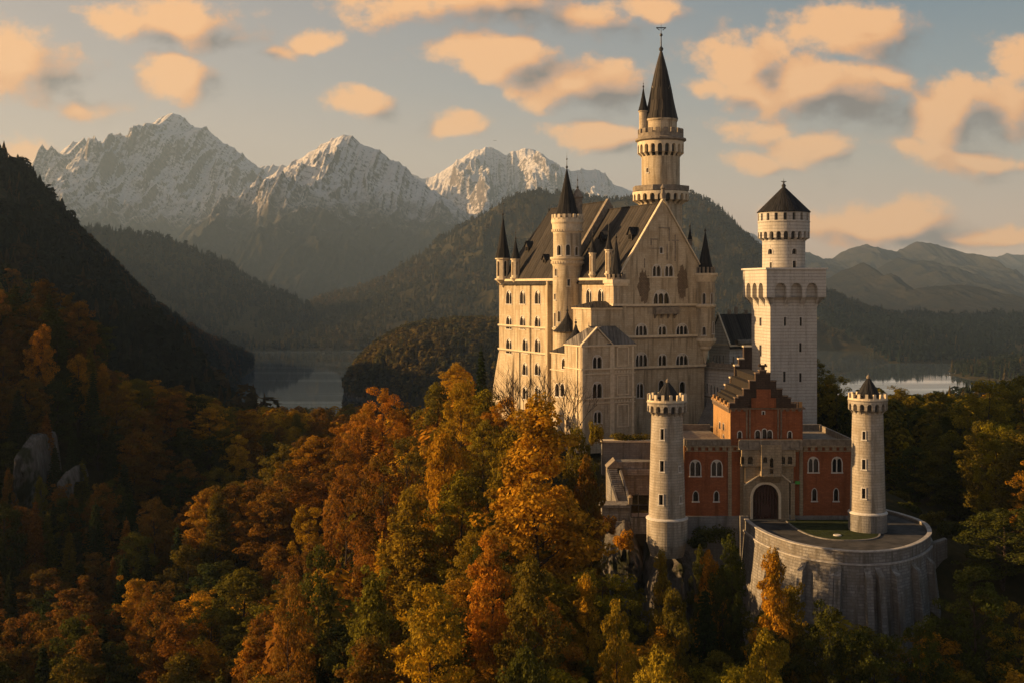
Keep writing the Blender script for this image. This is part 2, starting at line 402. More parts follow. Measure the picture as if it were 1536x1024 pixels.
class Plane:
    def __init__(s, O, e, n, us=1.0):
        s.O, s.e, s.n = Vector((O[0], O[1], 0)), Vector((e[0], e[1], 0)), Vector((n[0], n[1], 0)); s.us = 1.0
    def __call__(s, a, z, d=0.0): return s.O+s.e*a-s.n*d+Vector((0, 0, z))
    def sx(s, px):
        k = (px-768)/F
        return (k*s.O.y-s.O.x)/(s.e.x-k*s.e.y)
    def zy(s, py, a=0): return (430-py)/F*(s.O.y+s.e.y*a)
    def off(s, d): return Plane(s.O+s.n*d, s.e, s.n)
class Cyl:
    def __init__(s, cx, cy, r0, z0, r1=None, z1=None):
        s.cx, s.cy, s.r0, s.z0 = cx, cy, r0, z0; s.r1 = r0 if r1 is None else r1; s.z1 = z0+1 if z1 is None else z1
        s.us = (s.r0+s.r1)/2
    def r(s, z): return s.r0+(s.r1-s.r0)*(z-s.z0)/(s.z1-s.z0)
    def __call__(s, a, z, d=0.0):
        r = s.r(z)-d
        return Vector((s.cx+r*sin(a), s.cy-r*cos(a), z))
    def sx(s, px):
        pc = 768+F*s.cx/s.cy
        return math.asin(max(-1, min(1, (px-pc)/F*s.cy/s.us)))+math.atan2(-s.cx, s.cy)
    def zy(s, py, a=0): return (430-py)/F*(s.cy-s.us*.8)
def uniq(vals, eps=1e-4):
    out = []
    for x in sorted(vals):
        if not out or x-out[-1] > eps: out.append(x)
    return out
def arch_z(h, s_, inset=0.0):
    """height of an arched hole's top edge at s_"""
    s0, s1, z0, z1, us = h['s0'], h['s1'], h['z0'], h['z1'], h['us']
    if not h['arch']: return z1-inset
    r = (s1-s0)/2; c = (s0+s1)/2; rz = r*us
    x = min(1, abs(s_-c)/(r+1e-9))
    if h['arch'] == 2:   # pointed
        return z1-rz*1.5+rz*1.5*math.sqrt(max(0, 1-x**1.5))-inset
    return z1-rz+math.sqrt(max(0, 1-x*x))*rz-inset
def wall(mb, mp, s0, s1, z0, z1, holes=(), ds=None, top=None, depth=.45, breaks=()):
    us = mp.us
    ss = [s0, s1]+list(breaks); zs = [z0, z1]
    if ds:
        n = max(1, int(round((s1-s0)/ds))); ss += [s0+(s1-s0)*i/n for i in range(n+1)]
    for h in holes: ss += [h['s0'], h['s1']]; zs += [h['z0'], h['z1']]
    ss = [x for x in uniq(ss) if s0-1e-5 <= x <= s1+1e-5]; zs = [x for x in uniq(zs) if z0-1e-5 <= x <= z1+1e-5]
    if top: zs = uniq(zs+[z1])
    for a, b_ in zip(ss, ss[1:]):
        ta = top(a+1e-5) if top else 1e9; tb = top(b_-1e-5) if top else 1e9
        for c, d in zip(zs, zs[1:]):
            sm, zm = (a+b_)/2, (c+d)/2
            if any(h['s0'] < sm < h['s1'] and h['z0'] < zm < h['z1'] for h in holes): continue
            if c >= max(ta, tb): continue
            q = [(a, min(c, ta)), (b_, min(c, tb)), (b_, min(d, tb)), (a, min(d, ta))]
            q2 = []
            for p in q:
                if not q2 or abs(p[0]-q2[-1][0])+abs(p[1]-q2[-1][1]) > 1e-5: q2.append(p)
            if len(q2) > 2 and abs(q2[0][0]-q2[-1][0])+abs(q2[0][1]-q2[-1][1]) < 1e-5: q2.pop()
            if len(q2) > 2: mb.face([mp(x, y) for x, y in q2], [(x*us, y) for x, y in q2])
    for h in holes:
        a, b_, c, d = h['s0'], h['s1'], h['z0'], h['z1']; dp = h.get('depth', depth)
        xs = [a+(b_-a)*i/10 for i in range(11)] if h['arch'] else [a, b_]
        for x, y in zip(xs, xs[1:]):
            zx, zy = arch_z(h, x), arch_z(h, y)
            if h['arch']:
                mb.face([mp(x, zx), mp(y, zy), mp(y, d), mp(x, d)], [(x*us, zx), (y*us, zy), (y*us, d), (x*us, d)])
            mb.face([mp(x, zx), mp(y, zy), mp(y, zy, dp), mp(x, zx, dp)])
        for x in (a, b_):
            zz = arch_z(h, x)
            mb.face([mp(x, c), mp(x, zz), mp(x, zz, dp), mp(x, c, dp)], [(0, c), (0, zz), (dp, zz), (dp, c)])
        mb.face([mp(a, c), mp(b_, c), mp(b_, c, dp), mp(a, c, dp)])
def hole(mp, px, y0, y1, wpx, n=1, arch=1, **kw):
    """an opening from photo measurements, on the wall it belongs to"""
    a, b_ = mp.sx(px-wpx/2), mp.sx(px+wpx/2)
    if a > b_: a, b_ = b_, a
    m_ = (a+b_)/2
    return dict(s0=a, s1=b_, z0=mp.zy(y1, m_), z1=mp.zy(y0, m_), arch=arch, us=mp.us, n=n, **kw)
def rhole(mp, s, z0, z1, w_, n=1, arch=1, **kw):
    hw = w_/2/mp.us
    return dict(s0=s-hw, s1=s+hw, z0=z0, z1=z1, arch=arch, us=mp.us, n=n, **kw)
def window(parent, mp, h, m='wtrim', hood=.18, sill=True, name='window', proud=.07):
    mb = MB(); a, b_, c, d = h['s0'], h['s1'], h['z0'], h['z1']; us = h['us']; n = h['n']
    W_ = (b_-a); mw = min(.16/us, W_*.12)
    # tracery between the lights
    if n > 1:
        lw = (W_-mw*(n-1))/n
        for i in range(n):
            l0 = a+i*(lw+mw); sub = dict(s0=l0, s1=l0+lw, z0=c, z1=(d-W_*us*.15 if h['arch'] else d-.2), arch=1, us=us)
            for k in range(6):
                x, y = l0+lw*k/6, l0+lw*(k+1)/6
                mb.face([mp(x, arch_z(sub, x), .14), mp(y, arch_z(sub, y), .14), mp(y, max(arch_z(h, y), arch_z(sub, y)), .14), mp(x, max(arch_z(h, x), arch_z(sub, x)), .14)])
            if i < n-1:
                x = l0+lw; zt = max(c+.2, min(arch_z(h, x), arch_z(h, x+mw)))
                mb.face([mp(x, c, .12), mp(x+mw, c, .12), mp(x+mw, zt, .12), mp(x, zt, .12)])
                mb.face([mp(x, c, .12), mp(x, zt, .12), mp(x, zt, .3), mp(x, c, .3)])
                mb.face([mp(x+mw, c, .12), mp(x+mw, zt, .12), mp(x+mw, zt, .3), mp(x+mw, c, .3)])
    # surround proud of the wall
    if hood:
        hd = hood/us; k = 10
        o = dict(s0=a-hd, s1=b_+hd, z0=c, z1=d+hood, arch=h['arch'], us=us)
        pts = []
        for i in range(k+1):
            t_ = i/k; xi, xo = a+(b_-a)*t_, a-hd+(b_-a+2*hd)*t_
            pts.append(((xi, arch_z(h, xi)), (xo, arch_z(o, xo))))
        pts = [((a, c), (a-hd, c))]+pts+[((b_, c), (b_+hd, c))]
        for (i0, o0), (i1, o1) in zip(pts, pts[1:]):
            A, B, C_, D_ = i0, i1, o1, o0
            mb.face([mp(*A, -proud), mp(*B, -proud), mp(*C_, -proud), mp(*D_, -proud)])
            mb.face([mp(*D_, 0), mp(*C_, 0), mp(*C_, -proud), mp(*D_, -proud)])
            mb.face([mp(*A, 0.1), mp(*B, 0.1), mp(*B, -proud), mp(*A, -proud)])
    if sill:
        hd = .22/us; z1, z0 = c, c-.18; p = .16
        q = [(a-hd, z0), (b_+hd, z0), (b_+hd, z1), (a-hd, z1)]
        f0 = [mp(*x, -p) for x in q]; f1 = [mp(*x, .02) for x in q]
        mb.face(f0)
        for i in range(4): mb.face([f0[i], f0[(i+1) % 4], f1[(i+1) % 4], f1[i]])
    if not mb.f:
        q = [(a, c, .25), (b_, c, .25), (b_, c+.08, .25), (a, c+.08, .25)]; mb.face([mp(*x) for x in q])
    wo_ = mb.build(name, m, parent)
    g_ = MB(); dp = h.get('depth', .45)-.06
    zt = d-.01 if not h['arch'] else d-.02
    g_.face([mp(a, c, dp), mp(b_, c, dp), mp(b_, zt, dp), mp(a, zt, dp)])
    g_.build('pane', 'glass', wo_)
    return wo_
def band(mb, mp, s0, s1, z, h=.3, p=.22, ds=None):
    """string course / cornice strip on a wall"""
    n = max(1, int(round((s1-s0)/ds))) if ds else 1
    for i in range(n):
        a, b_ = s0+(s1-s0)*i/n, s0+(s1-s0)*(i+1)/n
        q = [(a, z), (b_, z), (b_, z+h), (a, z+h)]
        mb.face([mp(*x, -p) for x in q])
        mb.face([mp(a, z+h, -p), mp(b_, z+h, -p), mp(b_, z+h, .02), mp(a, z+h, .02)])
        mb.face([mp(a, z, -p), mp(b_, z, -p), mp(b_, z, .02), mp(a, z, .02)])
    for a in (s0, s1): mb.face([mp(a, z, -p), mp(a, z+h, -p), mp(a, z+h, .02), mp(a, z, .02)])
def dentils(mb, mp, s0, s1, z, h=.3, p=.2, pitch=.7):
    n = max(1, int((s1-s0)*mp.us/pitch))
    for i in range(n):
        a = s0+(s1-s0)*(i+.2)/n; b_ = s0+(s1-s0)*(i+.75)/n
        q = [(a, z), (b_, z), (b_, z+h), (a, z+h)]
        f0 = [mp(*x, -p) for x in q]; f1 = [mp(*x, .02) for x in q]
        mb.face(f0)
        for k in (0, 1, 3): mb.face([f0[k], f0[(k+1) % 4], f1[(k+1) % 4], f1[k]])
MACH = []
def machic(mb, cx, cy, r0, r1, z0, zs, z1, n):
    """corbelled arcade round a tower: brackets z0..zs, arches zs..z1"""
    mp = Cyl(cx, cy, r1, 0); ph = PI/n
    hs = []
    st = 2*PI/n; wd = st*.62
    for i in range(n):
        c = -PI+st*(i+.5)
        hs.append(dict(s0=c-wd/2, s1=c+wd/2, z0=zs, z1=zs+(z1-zs)*.72, arch=1, us=r1, n=1, depth=r1-r0))
        # bracket between openings
        e = -PI+st*i; bw = st*.38/2
        prof = [(r0-.05, z0)]+[(r0+(r1-r0)*(1-cos(PI/2*k/4)), z0+(zs-z0)*k/4) for k in range(1, 5)]
        for (ra, za), (rb, zb) in zip(prof, prof[1:]):
            P_ = lambda a, r, z: (cx+r*sin(a), cy-r*cos(a), z)
            mb.face([P_(e-bw, ra, za), P_(e+bw, ra, za), P_(e+bw, rb, zb), P_(e-bw, rb, zb)])
            for s_ in (-1, 1):
                mb.face([P_(e+s_*bw, r0-.05, za), P_(e+s_*bw, ra, za), P_(e+s_*bw, rb, zb), P_(e+s_*bw, r0-.05, zb)])
    wall(mb, mp, -PI, PI, zs, z1, hs, ds=2*PI/(n*3))
    bk = MB(); q = max(r0+.06, r1-.65); bk.lathe(cx, cy, [(r0+.01, zs-.3), (q, zs), (q, z1-.05)], 36); MACH.append(bk)  # near-black liner, shade inside the arches painted as its colour
def merlons(mb, cx, cy, r, z0, z1, n, frac=.55, th=.4):
    for i in range(n):
        a = 2*PI*i/n; b_ = a+2*PI/n*frac
        P_ = lambda q, rr, z: (cx+rr*sin(q), cy-rr*cos(q), z)
        c = [P_(a, r, z0), P_(b_, r, z0), P_(b_, r-th, z0), P_(a, r-th, z0)]; d = [(x, y, z1) for x, y, _ in c]
        mb.face(d)
        for k in range(4): mb.face([c[k], c[(k+1) % 4], d[(k+1) % 4], d[k]])
def finial(mb, x, y, z, h, s=.12, vane=False):
    mb.lathe(x, y, [(0, z-.3), (s*2.2, z), (s*2.6, z+s*2), (s*.8, z+s*4.5), (s*.5, z+h*.45), (s*1.6, z+h*.48), (s*1.6, z+h*.53), (s*.4, z+h*.56), (0, z+h)], 10)
    if vane:
        mb.box(x-h*.16, x+h*.16, y-.05, y+.05, z+h*.72, z+h*.755)
        mb.tube((x-h*.16, y, z+h*.735), (x-h*.05, y, z+h*.66), .06, .1, 5); mb.tube((x+h*.16, y, z+h*.735), (x+h*.05, y, z+h*.66), .06, .1, 5)
def Pt(px, py, D): return Vector(((px-768)/F*D, D, (430-py)/F*D))
# ================================================================== THE CASTLE
# ------------------------------------------------------------------ palace
TH = R(25); E1 = Vector((cos(TH), sin(TH), 0)); E2 = Vector((-sin(TH), cos(TH), 0)); O_ = Vector((19.66, 225, 0))
def pw(u, v, z): return O_+E1*u+E2*v+Vector((0, 0, z))
def front(v, u0=0): o = pw(u0, v, 0); return Plane(o, E1, -E2)
def side(u, v0=0): o = pw(u, v0, 0); return Plane(o, E2, -E1)
def ublock(mb, u0, u1, v0, v1, z0, z1): mb.obox(pw(u0, v0, z0), E1*(u1-u0), E2*(v1-v0), (0, 0, z1-z0))
pal = empty('palace', pw(11, 20, -29), 'tall cream stone palace with steep dark seamed roof and rows of arched windows', 'palace')
UL, UR, VB, ZE, ZA, ZB = 1.5, 21.1, 57, 1.7, 16.5, -31
UC = (UL+UR)/2; SL = (ZA-ZE)/((UR-UL)/2)
# front wall and its windows
FP = front(0)
fh = []
for px, y0, y1, w_, n, ar in [(985, 397.5, 414.5, 12, 2, 1), (1003.5, 397.5, 414.5, 12, 2, 1), (992, 371.5, 380, 4, 1, 0),
    (992, 436, 456.5, 24, 3, 1), (962, 486, 504.5, 17, 3, 1), (993.5, 488, 504.5, 11.5, 2, 1), (1023, 486, 504.5, 17, 3, 1),
    (962, 529, 549.5, 17.5, 3, 1), (993.5, 531, 549.5, 11.5, 2, 1), (1023, 530, 549.5, 17.5, 3, 1),
    (960, 574, 596, 9.5, 2, 1), (992, 570, 594, 8, 1, 1), (1023.5, 572, 596, 8, 1, 1)]:
    fh.append(hole(FP, px, y0, y1, w_, n, ar))
mb = MB()
def gab(s): return ZA+.5-abs(s-UC)*SL
wall(mb, FP, UL, UR, ZB, ZE, [h for h in fh if h['z1'] < ZE])
wall(mb, FP, UL, UR, ZE, ZA+.5, [h for h in fh if h['z1'] >= ZE], top=gab, breaks=[UC])
mb.build('front_wall', 'lime', pal)
for h in fh: window(pal, FP, h, 'wtrim', hood=.17 if h['n'] > 1 else .12)
# long wall facing the sun
LP = side(UL)
lh = []
rows = [(436, 456), (474, 493.5), (508, 529.5), (544, 562), (579, 598)]
cols = [(763.5, 8.4), (784, 8), (806.5, 8.4)]
for r_, (y0, y1) in enumerate(rows):
    for c_, (px, w_) in enumerate(cols):
        if r_ >= 2 and c_ == 1: px = 788
        lh.append(hole(LP, px, y0, y1, w_, 2, 1))
for px, w_ in ((883.5, 8), (901.5, 9)): lh.append(hole(LP, px, 434, 455, w_, 2, 1))
mb = MB(); wall(mb, LP, 0, VB, ZB, ZE, lh); mb.build('long_wall', 'lime', pal)
for h in lh: window(pal, LP, h, 'wtrim', hood=.15)
mb = MB()
wall(mb, Plane(pw(UR, 0, 0), E2, E1), 0, VB, ZB, ZE); wall(mb, Plane(pw(0, VB, 0), E1, E2), UL, UR, ZB, ZE)
mb.build('rear_wall', 'lime', pal)
# string courses, cornice
mb = MB()
for py in (459, 505.5, 551): band(mb, FP, UL-.2, UR+.2, FP.zy(py, 11), .42, .42)
band(mb, FP, FP.sx(970), FP.sx(1016), FP.zy(417, 11), .22, .2)
for py in (491, 528): band(mb, LP, 24, VB+.2, LP.zy(py, 42), .34, .32)
band(mb, LP, 0, VB+.2, ZE-.45, .5, .55)
mbd = MB()  # darker bands: the shadow under each course put in as colour
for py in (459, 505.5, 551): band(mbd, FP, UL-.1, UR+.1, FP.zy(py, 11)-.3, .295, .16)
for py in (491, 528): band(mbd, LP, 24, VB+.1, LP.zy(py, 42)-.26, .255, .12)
mbd.build('undershadow_band', 'trimdark', pal)
if 1: dentils(mb, LP, 0, VB, ZE-1.05, .5, .35, .8)
mb.build('string_course', 'trim', pal)
# rake mouldings
mb = MB()
for s_ in (-1, 1):
    a = pw(UC, -.35, ZA+.75); b_ = pw(UC+s_*9.9, -.35, ZA+.75-9.9*SL)
    mb.obox(b_, a-b_, E2*.7, Vector((0, 0, .38)))
mb.build('gable_coping', 'trim', pal)
mb = MB(); q = pw(UC, 0, ZA+1.1); ublock(mb, UC-.45, UC+.45, -.4, .4, ZA+.9, ZA+2.0); ublock(mb, UC-.28, UC+.28, -.28, .28, ZA+2.0, ZA+2.7)
mb.lathe(q.x, q.y, [(.3, ZA+2.7), (.55, ZA+3.0), (.3, ZA+3.4), (0, ZA+3.9)], 10); mb.build('gable_statue', 'trimdark', pal)
# roof: lower front part, taller rear part with the fire wall between them
def roofpart(name, v0, v1, za, half, hip=0, ov=.6, mat_='roof'):
    mb = MB(); sl = (za-ZE)/half
    e = half+ov; ze = za-e*sl
    for s_ in (-1, 1):
        p = [pw(UC, v0, za), pw(UC, v1-hip, za), pw(UC+s_*e, v1, ze), pw(UC+s_*e, v0, ze)]
        L = math.hypot(e, e*sl); uv = [(v0, L), (v1-hip, L), (v1, 0), (v0, 0)]
        mb.face(p, uv)
        q_ = [x-Vector((0, 0, .3)) for x in p]; mb.face([p[3], p[2], q_[2], q_[3]]); mb.face([p[0], p[3], q_[3], q_[0]])
    if hip: mb.face([pw(UC, v1-hip, za), pw(UC-e, v1, ze), pw(UC+e, v1, ze)], [(0, math.hypot(e, 12)), (-e, 0), (e, 0)])
    mb.tube(pw(UC, v0, za+.05), pw(UC, v1-hip, za+.05), .16, .16, 6)
    return mb.build(name, mat_, pal)
roofpart('roof', .35, 22, ZA, (UR-UL)/2)
rr = roofpart('roof', 22.6, VB, 18.3, (UR-UL)/2+.15, 8)
# fire wall
mb = MB()
hw = 10.6; zt = 18.9; slf = (zt-ZE-.6)/hw
pts = [pw(UC-hw, 21.7, ZE), pw(UC-hw, 21.7, ZE+.9), pw(UC, 21.7, zt), pw(UC+hw, 21.7, ZE+.9), pw(UC+hw, 21.7, ZE)]
mb.prism(pts, E2*1.0); mb.build('fire_wall', 'trimdark', pal)
# roof dormers and chimneys
def onroof(px, py, za=ZA, v_hint=None):
    """point of the sunlit roof slope seen at a photo position"""
    sl = (za-ZE)/((UR-UL)/2)
    d = Vector(((px-768)/F, 1, (430-py)/F))
    # plane: z = za - (UC-u)*sl ; u = (p-O).E1
    den = d.z-sl*d.dot(E1); num = za-UC*sl-sl*O_.dot(E1)
    t = num/den; return d*t
def dormer(px, py, za, w_=1.3, h_=1.5):
    p = onroof(px, py, za); u = (p-O_).dot(E1); v = (p-O_).dot(E2); z = p.z
    mb = MB(); d = 2.2
    a, b_ = v-w_/2, v+w_/2
    pts = [pw(u-.2, a, z), pw(u-.2, b_, z), pw(u-.2, b_, z+h_*.6), pw(u-.2, v, z+h_*1.25), pw(u-.2, a, z+h_*.6)]
    mb.prism(pts, E1*d)
    dd = mb.build('dormer', 'roof', pal)
    m2 = MB()
    for s_ in (-1, 1):
        m2.obox(pw(u-.45, v, z+h_*1.3), E1*(d+.2), E2*(s_*(w_/2+.25))+Vector((0, 0, -h_*.75)), Vector((0, 0, .12)))
    m2.build('dormer_roof', 'spire', dd)
    m3 = MB(); m3.face([pw(u-.23, a+.25, z+.25), pw(u-.23, b_-.25, z+.25), pw(u-.23, b_-.25, z+h_*.6), pw(u-.23, a+.25, z+h_*.6)]); m3.build('pane', 'glass', dd)
dormer(791, 378, 18.3, 1.7, 1.9); dormer(817, 396, 18.3, 1.4, 1.6); dormer(946, 361, ZA, 1.5, 2.0); dormer(903, 366, ZA, 1.5, 1.8)
mb = MB()
for px, py, za, h_ in ((905, 362, ZA, 2.0), (948, 350, ZA, 1.2), (884, 385, ZA, 1.8)):
    p = onroof(px, py, za); u = (p-O_).dot(E1); v = (p-O_).dot(E2); z = p.z
    ublock(mb, u-.1, u+1.0, v-.5, v+.5, z-.6, z+h_)
mb.build('chimney', 'trimdark', pal)
# flat shallow pier and down pipes on the long wall
mb = MB(); s0, s1 = LP.sx(828.5), LP.sx(817)
mb.prism([LP(s0, ZB), LP(s1, ZB), LP(s0, ZB, -1.2)], (0, 0, ZE-.6-ZB)); mb.build('wall_pier', 'lime', pal)
mb = MB()
for px in (796.5,):
    s_ = LP.sx(px); mb.tube(LP(s_, ZB, -.2), LP(s_, ZE-.5, -.2), .11, .11, 6)
s_ = LP.sx(780.5); mb.tube(LP(s_, ZB, -.2), LP(s_, LP.zy(528, s_), -.2), .1, .1, 6)
mb.build('down_pipe', 'dark', pal)
# battered foot at the far corner of the long wall
mb = MB(); zt = LP.zy(528, 57)
c0 = pw(UL, VB-6.5, ZB); 
mb.face([pw(UL-.05, VB-8, zt), pw(UL-.05, VB+.1, zt), pw(UL-1.5, VB+3.2, ZB), pw(UL-.9, VB-8, ZB)])
mb.face([pw(UL-.05, VB+.1, zt), pw(UR, VB+.1, zt), pw(UR, VB+3.2, ZB), pw(UL-1.5, VB+3.2, ZB)])
mb.face([pw(UL-.05, VB-8, zt), pw(UL-.9, VB-8, ZB), pw(UL, VB-8, ZB)])
mb.build('battered_foot', 'lime', pal)
# front left corner turret block with spire
mb = MB(); uA, uB, vA, vB_ = -.3, 2.6, -.55, 2.4
tl = FP.off(.55)
hs = []; wall(mb, tl, uA, uB, ZB, .6)
sp_ = side(uA); hb = [hole(sp_, 925.8, 440, 453, 3, 1, 1), hole(sp_, 929, 484, 492, 3, 1, 1)]
hb = [h for h in hb if h['s0'] > vA+.2 and h['s1'] < vB_-.2]
wall(mb, sp_, vA, vB_, ZB, .6, hb)
wall(mb, side(uB), vA, 0.05, ZB, .6); wall(mb, front(vB_), uA, UL, ZB, .6)
ct = mb.build('corner_turret', 'lime', pal)
for h in hb: window(ct, sp_, h, hood=.1)
mb = MB(); ublock(mb, uA-.45, uB+.45, vA-.45, vB_+.4, .6, 1.35); ublock(mb, uA-.25, uB+.25, vA-.25, vB_+.2, .1, .6)
for z_ in (FP.zy(459, 0), FP.zy(505.5, 0)): ublock(mb, uA-.22, uB+.2, vA-.22, vB_, z_, z_+.4)
mb.build('turret_cornice', 'trim', ct)
def spire(parent, x, y, z0, r, z1, fin=2.0, seg=8, bell=False, m='spire', phase=0.2, crown=True):
    mb = MB(); H = z1-z0
    prof = [(r*1.0, z0), (r*.72, z0+H*.22), (r*.36, z0+H*.58), (0.03, z1)] if not bell else [(r*1.08, z0), (r*.86, z0+H*.10), (r*.52, z0+H*.35), (r*.2, z0+H*.66), (0.03, z1)]
    mb.lathe(x, y, prof, seg, phase=phase); o = mb.build('spire', m, parent)
    m2 = MB(); finial(m2, x, y, z1-.1, fin, .07+r*.012); m2.build('finial', 'dark', o)
    return o
c = pw((uA+uB)/2, (vA+vB_)/2, 0)
m2 = MB(); merlons(m2, c.x, c.y, 1.85, 1.35, 2.4, 12, .5, .25); m2.lathe(c.x, c.y, [(1.85, 1.3), (1.85, 1.7), (1.6, 1.7)], 12); m2.build('turret_railing', 'trimdark', ct)
spire(ct, c.x, c.y, 1.35, 1.75, 9.6, 1.2)
# right corner oriel turret, corbelled out
c = pw(UR+.1, -.2, 0); D_ = c.y; zz = lambda py: (430-py)/F*D_
rt = None
mb = MB(); r8 = 1.95
cy_ = Cyl(c.x, c.y, r8, 0)
zs_ = [zz(525), zz(513), zz(509), zz(461), zz(455), zz(418), zz(411)]
hs = [rhole(cy_, -.30, zz(456), zz(440), .62), rhole(cy_, .55, zz(456), zz(440), .5), rhole(cy_, -.30, zz(502), zz(490), .7), rhole(cy_, .75, zz(500), zz(483), .45)]
wall(mb, cy_, -PI, PI, zz(510), zz(416), hs, ds=PI/8)
rt = mb.build('oriel_turret', 'lime', pal)
for h in hs: window(rt, cy_, h, hood=.1)
mb = MB()
mb.lathe(c.x, c.y, [(0.1, zz(545)), (.55, zz(530)), (.6, zz(526)), (1.2, zz(522)), (1.25, zz(519)), (1.8, zz(515)), (2.2, zz(511)), (2.2, zz(507)), (1.95, zz(507))], 16)
mb.lathe(c.x, c.y, [(1.95, zz(462)), (2.25, zz(460)), (2.25, zz(457)), (1.95, zz(456))], 16)
mb.lathe(c.x, c.y, [(1.95, zz(423)), (2.15, zz(420)), (2.4, zz(415)), (2.55, zz(413)), (2.55, zz(410)), (0, zz(410))], 16)
mb.build('turret_cornice', 'trim', rt)
m2 = MB(); merlons(m2, c.x, c.y, 1.95, zz(410), zz(401), 14, .5, .22); m2.build('turret_railing', 'trimdark', rt)
spire(rt, c.x, c.y, zz(410), 1.9, zz(346), 1.0)
# balcony on the front
mb = MB(); s0, s1 = FP.sx(979), FP.sx(1015); z1, z0 = FP.zy(461, 11), FP.zy(471, 11)
mb.obox(FP(s0, z0), E1*(s1-s0), -E2*1.1, (0, 0, .3)); mb.obox(FP(s0, z0+.3, -.95), E1*(s1-s0), -E2*.15, (0, 0, 1.0))
for s_ in (s0, s1-.15): mb.obox(FP(s_, z0+.3), E1*.15, -E2*1.1, (0, 0, 1.0))
for k in range(4):
    s_ = s0+.3+(s1-s0-1)*k/3; mb.prism([FP(s_, z0), FP(s_, z0, -.9), FP(s_, z0-.9)], E1*.35)
mb.build('balcony', 'trimdark', pal)
# ragged patches where the painted plaster has come off
def patch(cx, cy, hw, hh, seed):
    rd = random.Random(seed); n = 34; pts = []
    s_c = FP.sx(cx); zc = FP.zy(cy, s_c); HW = hw/F*235/.9; HH = hh/F*230
    for k in range(n):
        a = 2*PI*k/n; rr_ = 1+rd.uniform(-.20, .12)
        sx_ = cos(a)*HW*rr_*(1 if sin(a) > -.2 else .75); sz_ = sin(a)*HH*rr_
        pts.append((s_c+round(sx_/.12)*.12, zc+round(sz_/.26)*.26))
    mb = MB(); cen = FP(s_c, zc, -.035); P3 = [FP(x, z, -.035) for x, z in pts]; Q3 = [FP(x, z, .01) for x, z in pts]
    for i in range(n):
        j = (i+1) % n
        if (P3[i]-P3[j]).length < 1e-4: continue
        mb.face([cen, P3[i], P3[j]], [(s_c, zc), pts[i], pts[j]]); mb.face([P3[i], P3[j], Q3[j], Q3[i]])
    mb.build('exposed_brick_patch', 'fresco', pal)
patch(966, 431, 9.5, 25, 3); patch(1023, 426, 8.5, 27, 5)
# faint relief on the gable
mb = MB()
for (x0, y0, x1, y1) in ((988, 341, 1004, 343), (1003, 341, 1004.5, 362), (976, 358, 987, 360), (976, 358, 977.4, 368), (1012, 352, 1013.5, 392), (966, 388, 967.5, 402), (1008, 360, 1018, 361.5), (974, 372, 990, 373.2), (1000, 366, 1001.3, 390)):
    a, b_ = FP.sx(x0), FP.sx(x1); mb.obox(FP(a, FP.zy(y1, a)), E1*(b_-a), -E2*.07, (0, 0, (y1-y0)/F*230))
mb.build('gable_relief', 'trimdark', pal)

# eaves turrets along the sunlit side (each stands on the cornice)
def eaves_turret(px, ybase, ytop, yspire, w_px, sq=True, us=UL, D=None):
    s_ = LP.sx(px); p = LP(s_, 0, -.1); Dn = p.y; z = lambda y: (430-y)/F*Dn; r = w_px/2/F*Dn
    mb = MB()
    cy2 = Cyl(p.x, p.y, r, 0)
    hs = [rhole(cy2, -.9, z(ybase-4), z(ytop+3), r*.55, 1, 1), rhole(cy2, .45, z(ybase-4), z(ytop+3), r*.5, 1, 1)]
    wall(mb, cy2, -PI, PI, z(ybase), z(ytop), hs, ds=PI/4, depth=.3)
    mb.lathe(p.x, p.y, [(r*.25, z(ybase+12)), (r*.5, z(ybase+7)), (r*1.0, z(ybase+3)), (r*1.3, z(ybase+1)), (r*1.3, z(ybase-1)), (r, z(ybase-1.2))], 8)
    mb.lathe(p.x, p.y, [(r, z(ytop+1)), (r*1.25, z(ytop)), (r*1.25, z(ytop-1.5)), (0, z(ytop-1.5))], 8)
    o = mb.build('eaves_turret', 'trim', pal)
    for h in hs: window(o, cy2, h, hood=0, sill=False)
    spire(o, p.x, p.y, z(ytop-1.5), r*1.22, z(yspire), (ytop-yspire)*.012*Dn/100*2+.8)
eaves_turret(755, 419, 389, 322, 19); eaves_turret(774, 417, 390, 358, 12.5)
eaves_turret(889.5, 412, 381, 354, 9.5); eaves_turret(914, 411, 376, 346, 10.5)
# turret on the rear hip and beyond the right eave
def slim_turret(px, D, y0, y1, ys, w_px, par, m='lime', name='slim_turret'):
    x = (px-768)/F*D; z = lambda y: (430-y)/F*D; r = w_px/2/F*D
    mb = MB(); mb.lathe(x, D, [(r, z(y0)), (r, z(y1)), (r*1.2, z(y1-1)), (r*1.2, z(y1-2.5)), (0, z(y1-2.5))], 12)
    o = mb.build(name, m, par); spire(o, x, D, z(y1-2.5), r*1.2, z(ys), 1.2); return o
slim_turret(823.5, 279, 345, 328, 314, 8, pal, 'trimdark')
slim_turret(1035, 247, 385, 362, 339, 6.5, pal, 'trimdark')
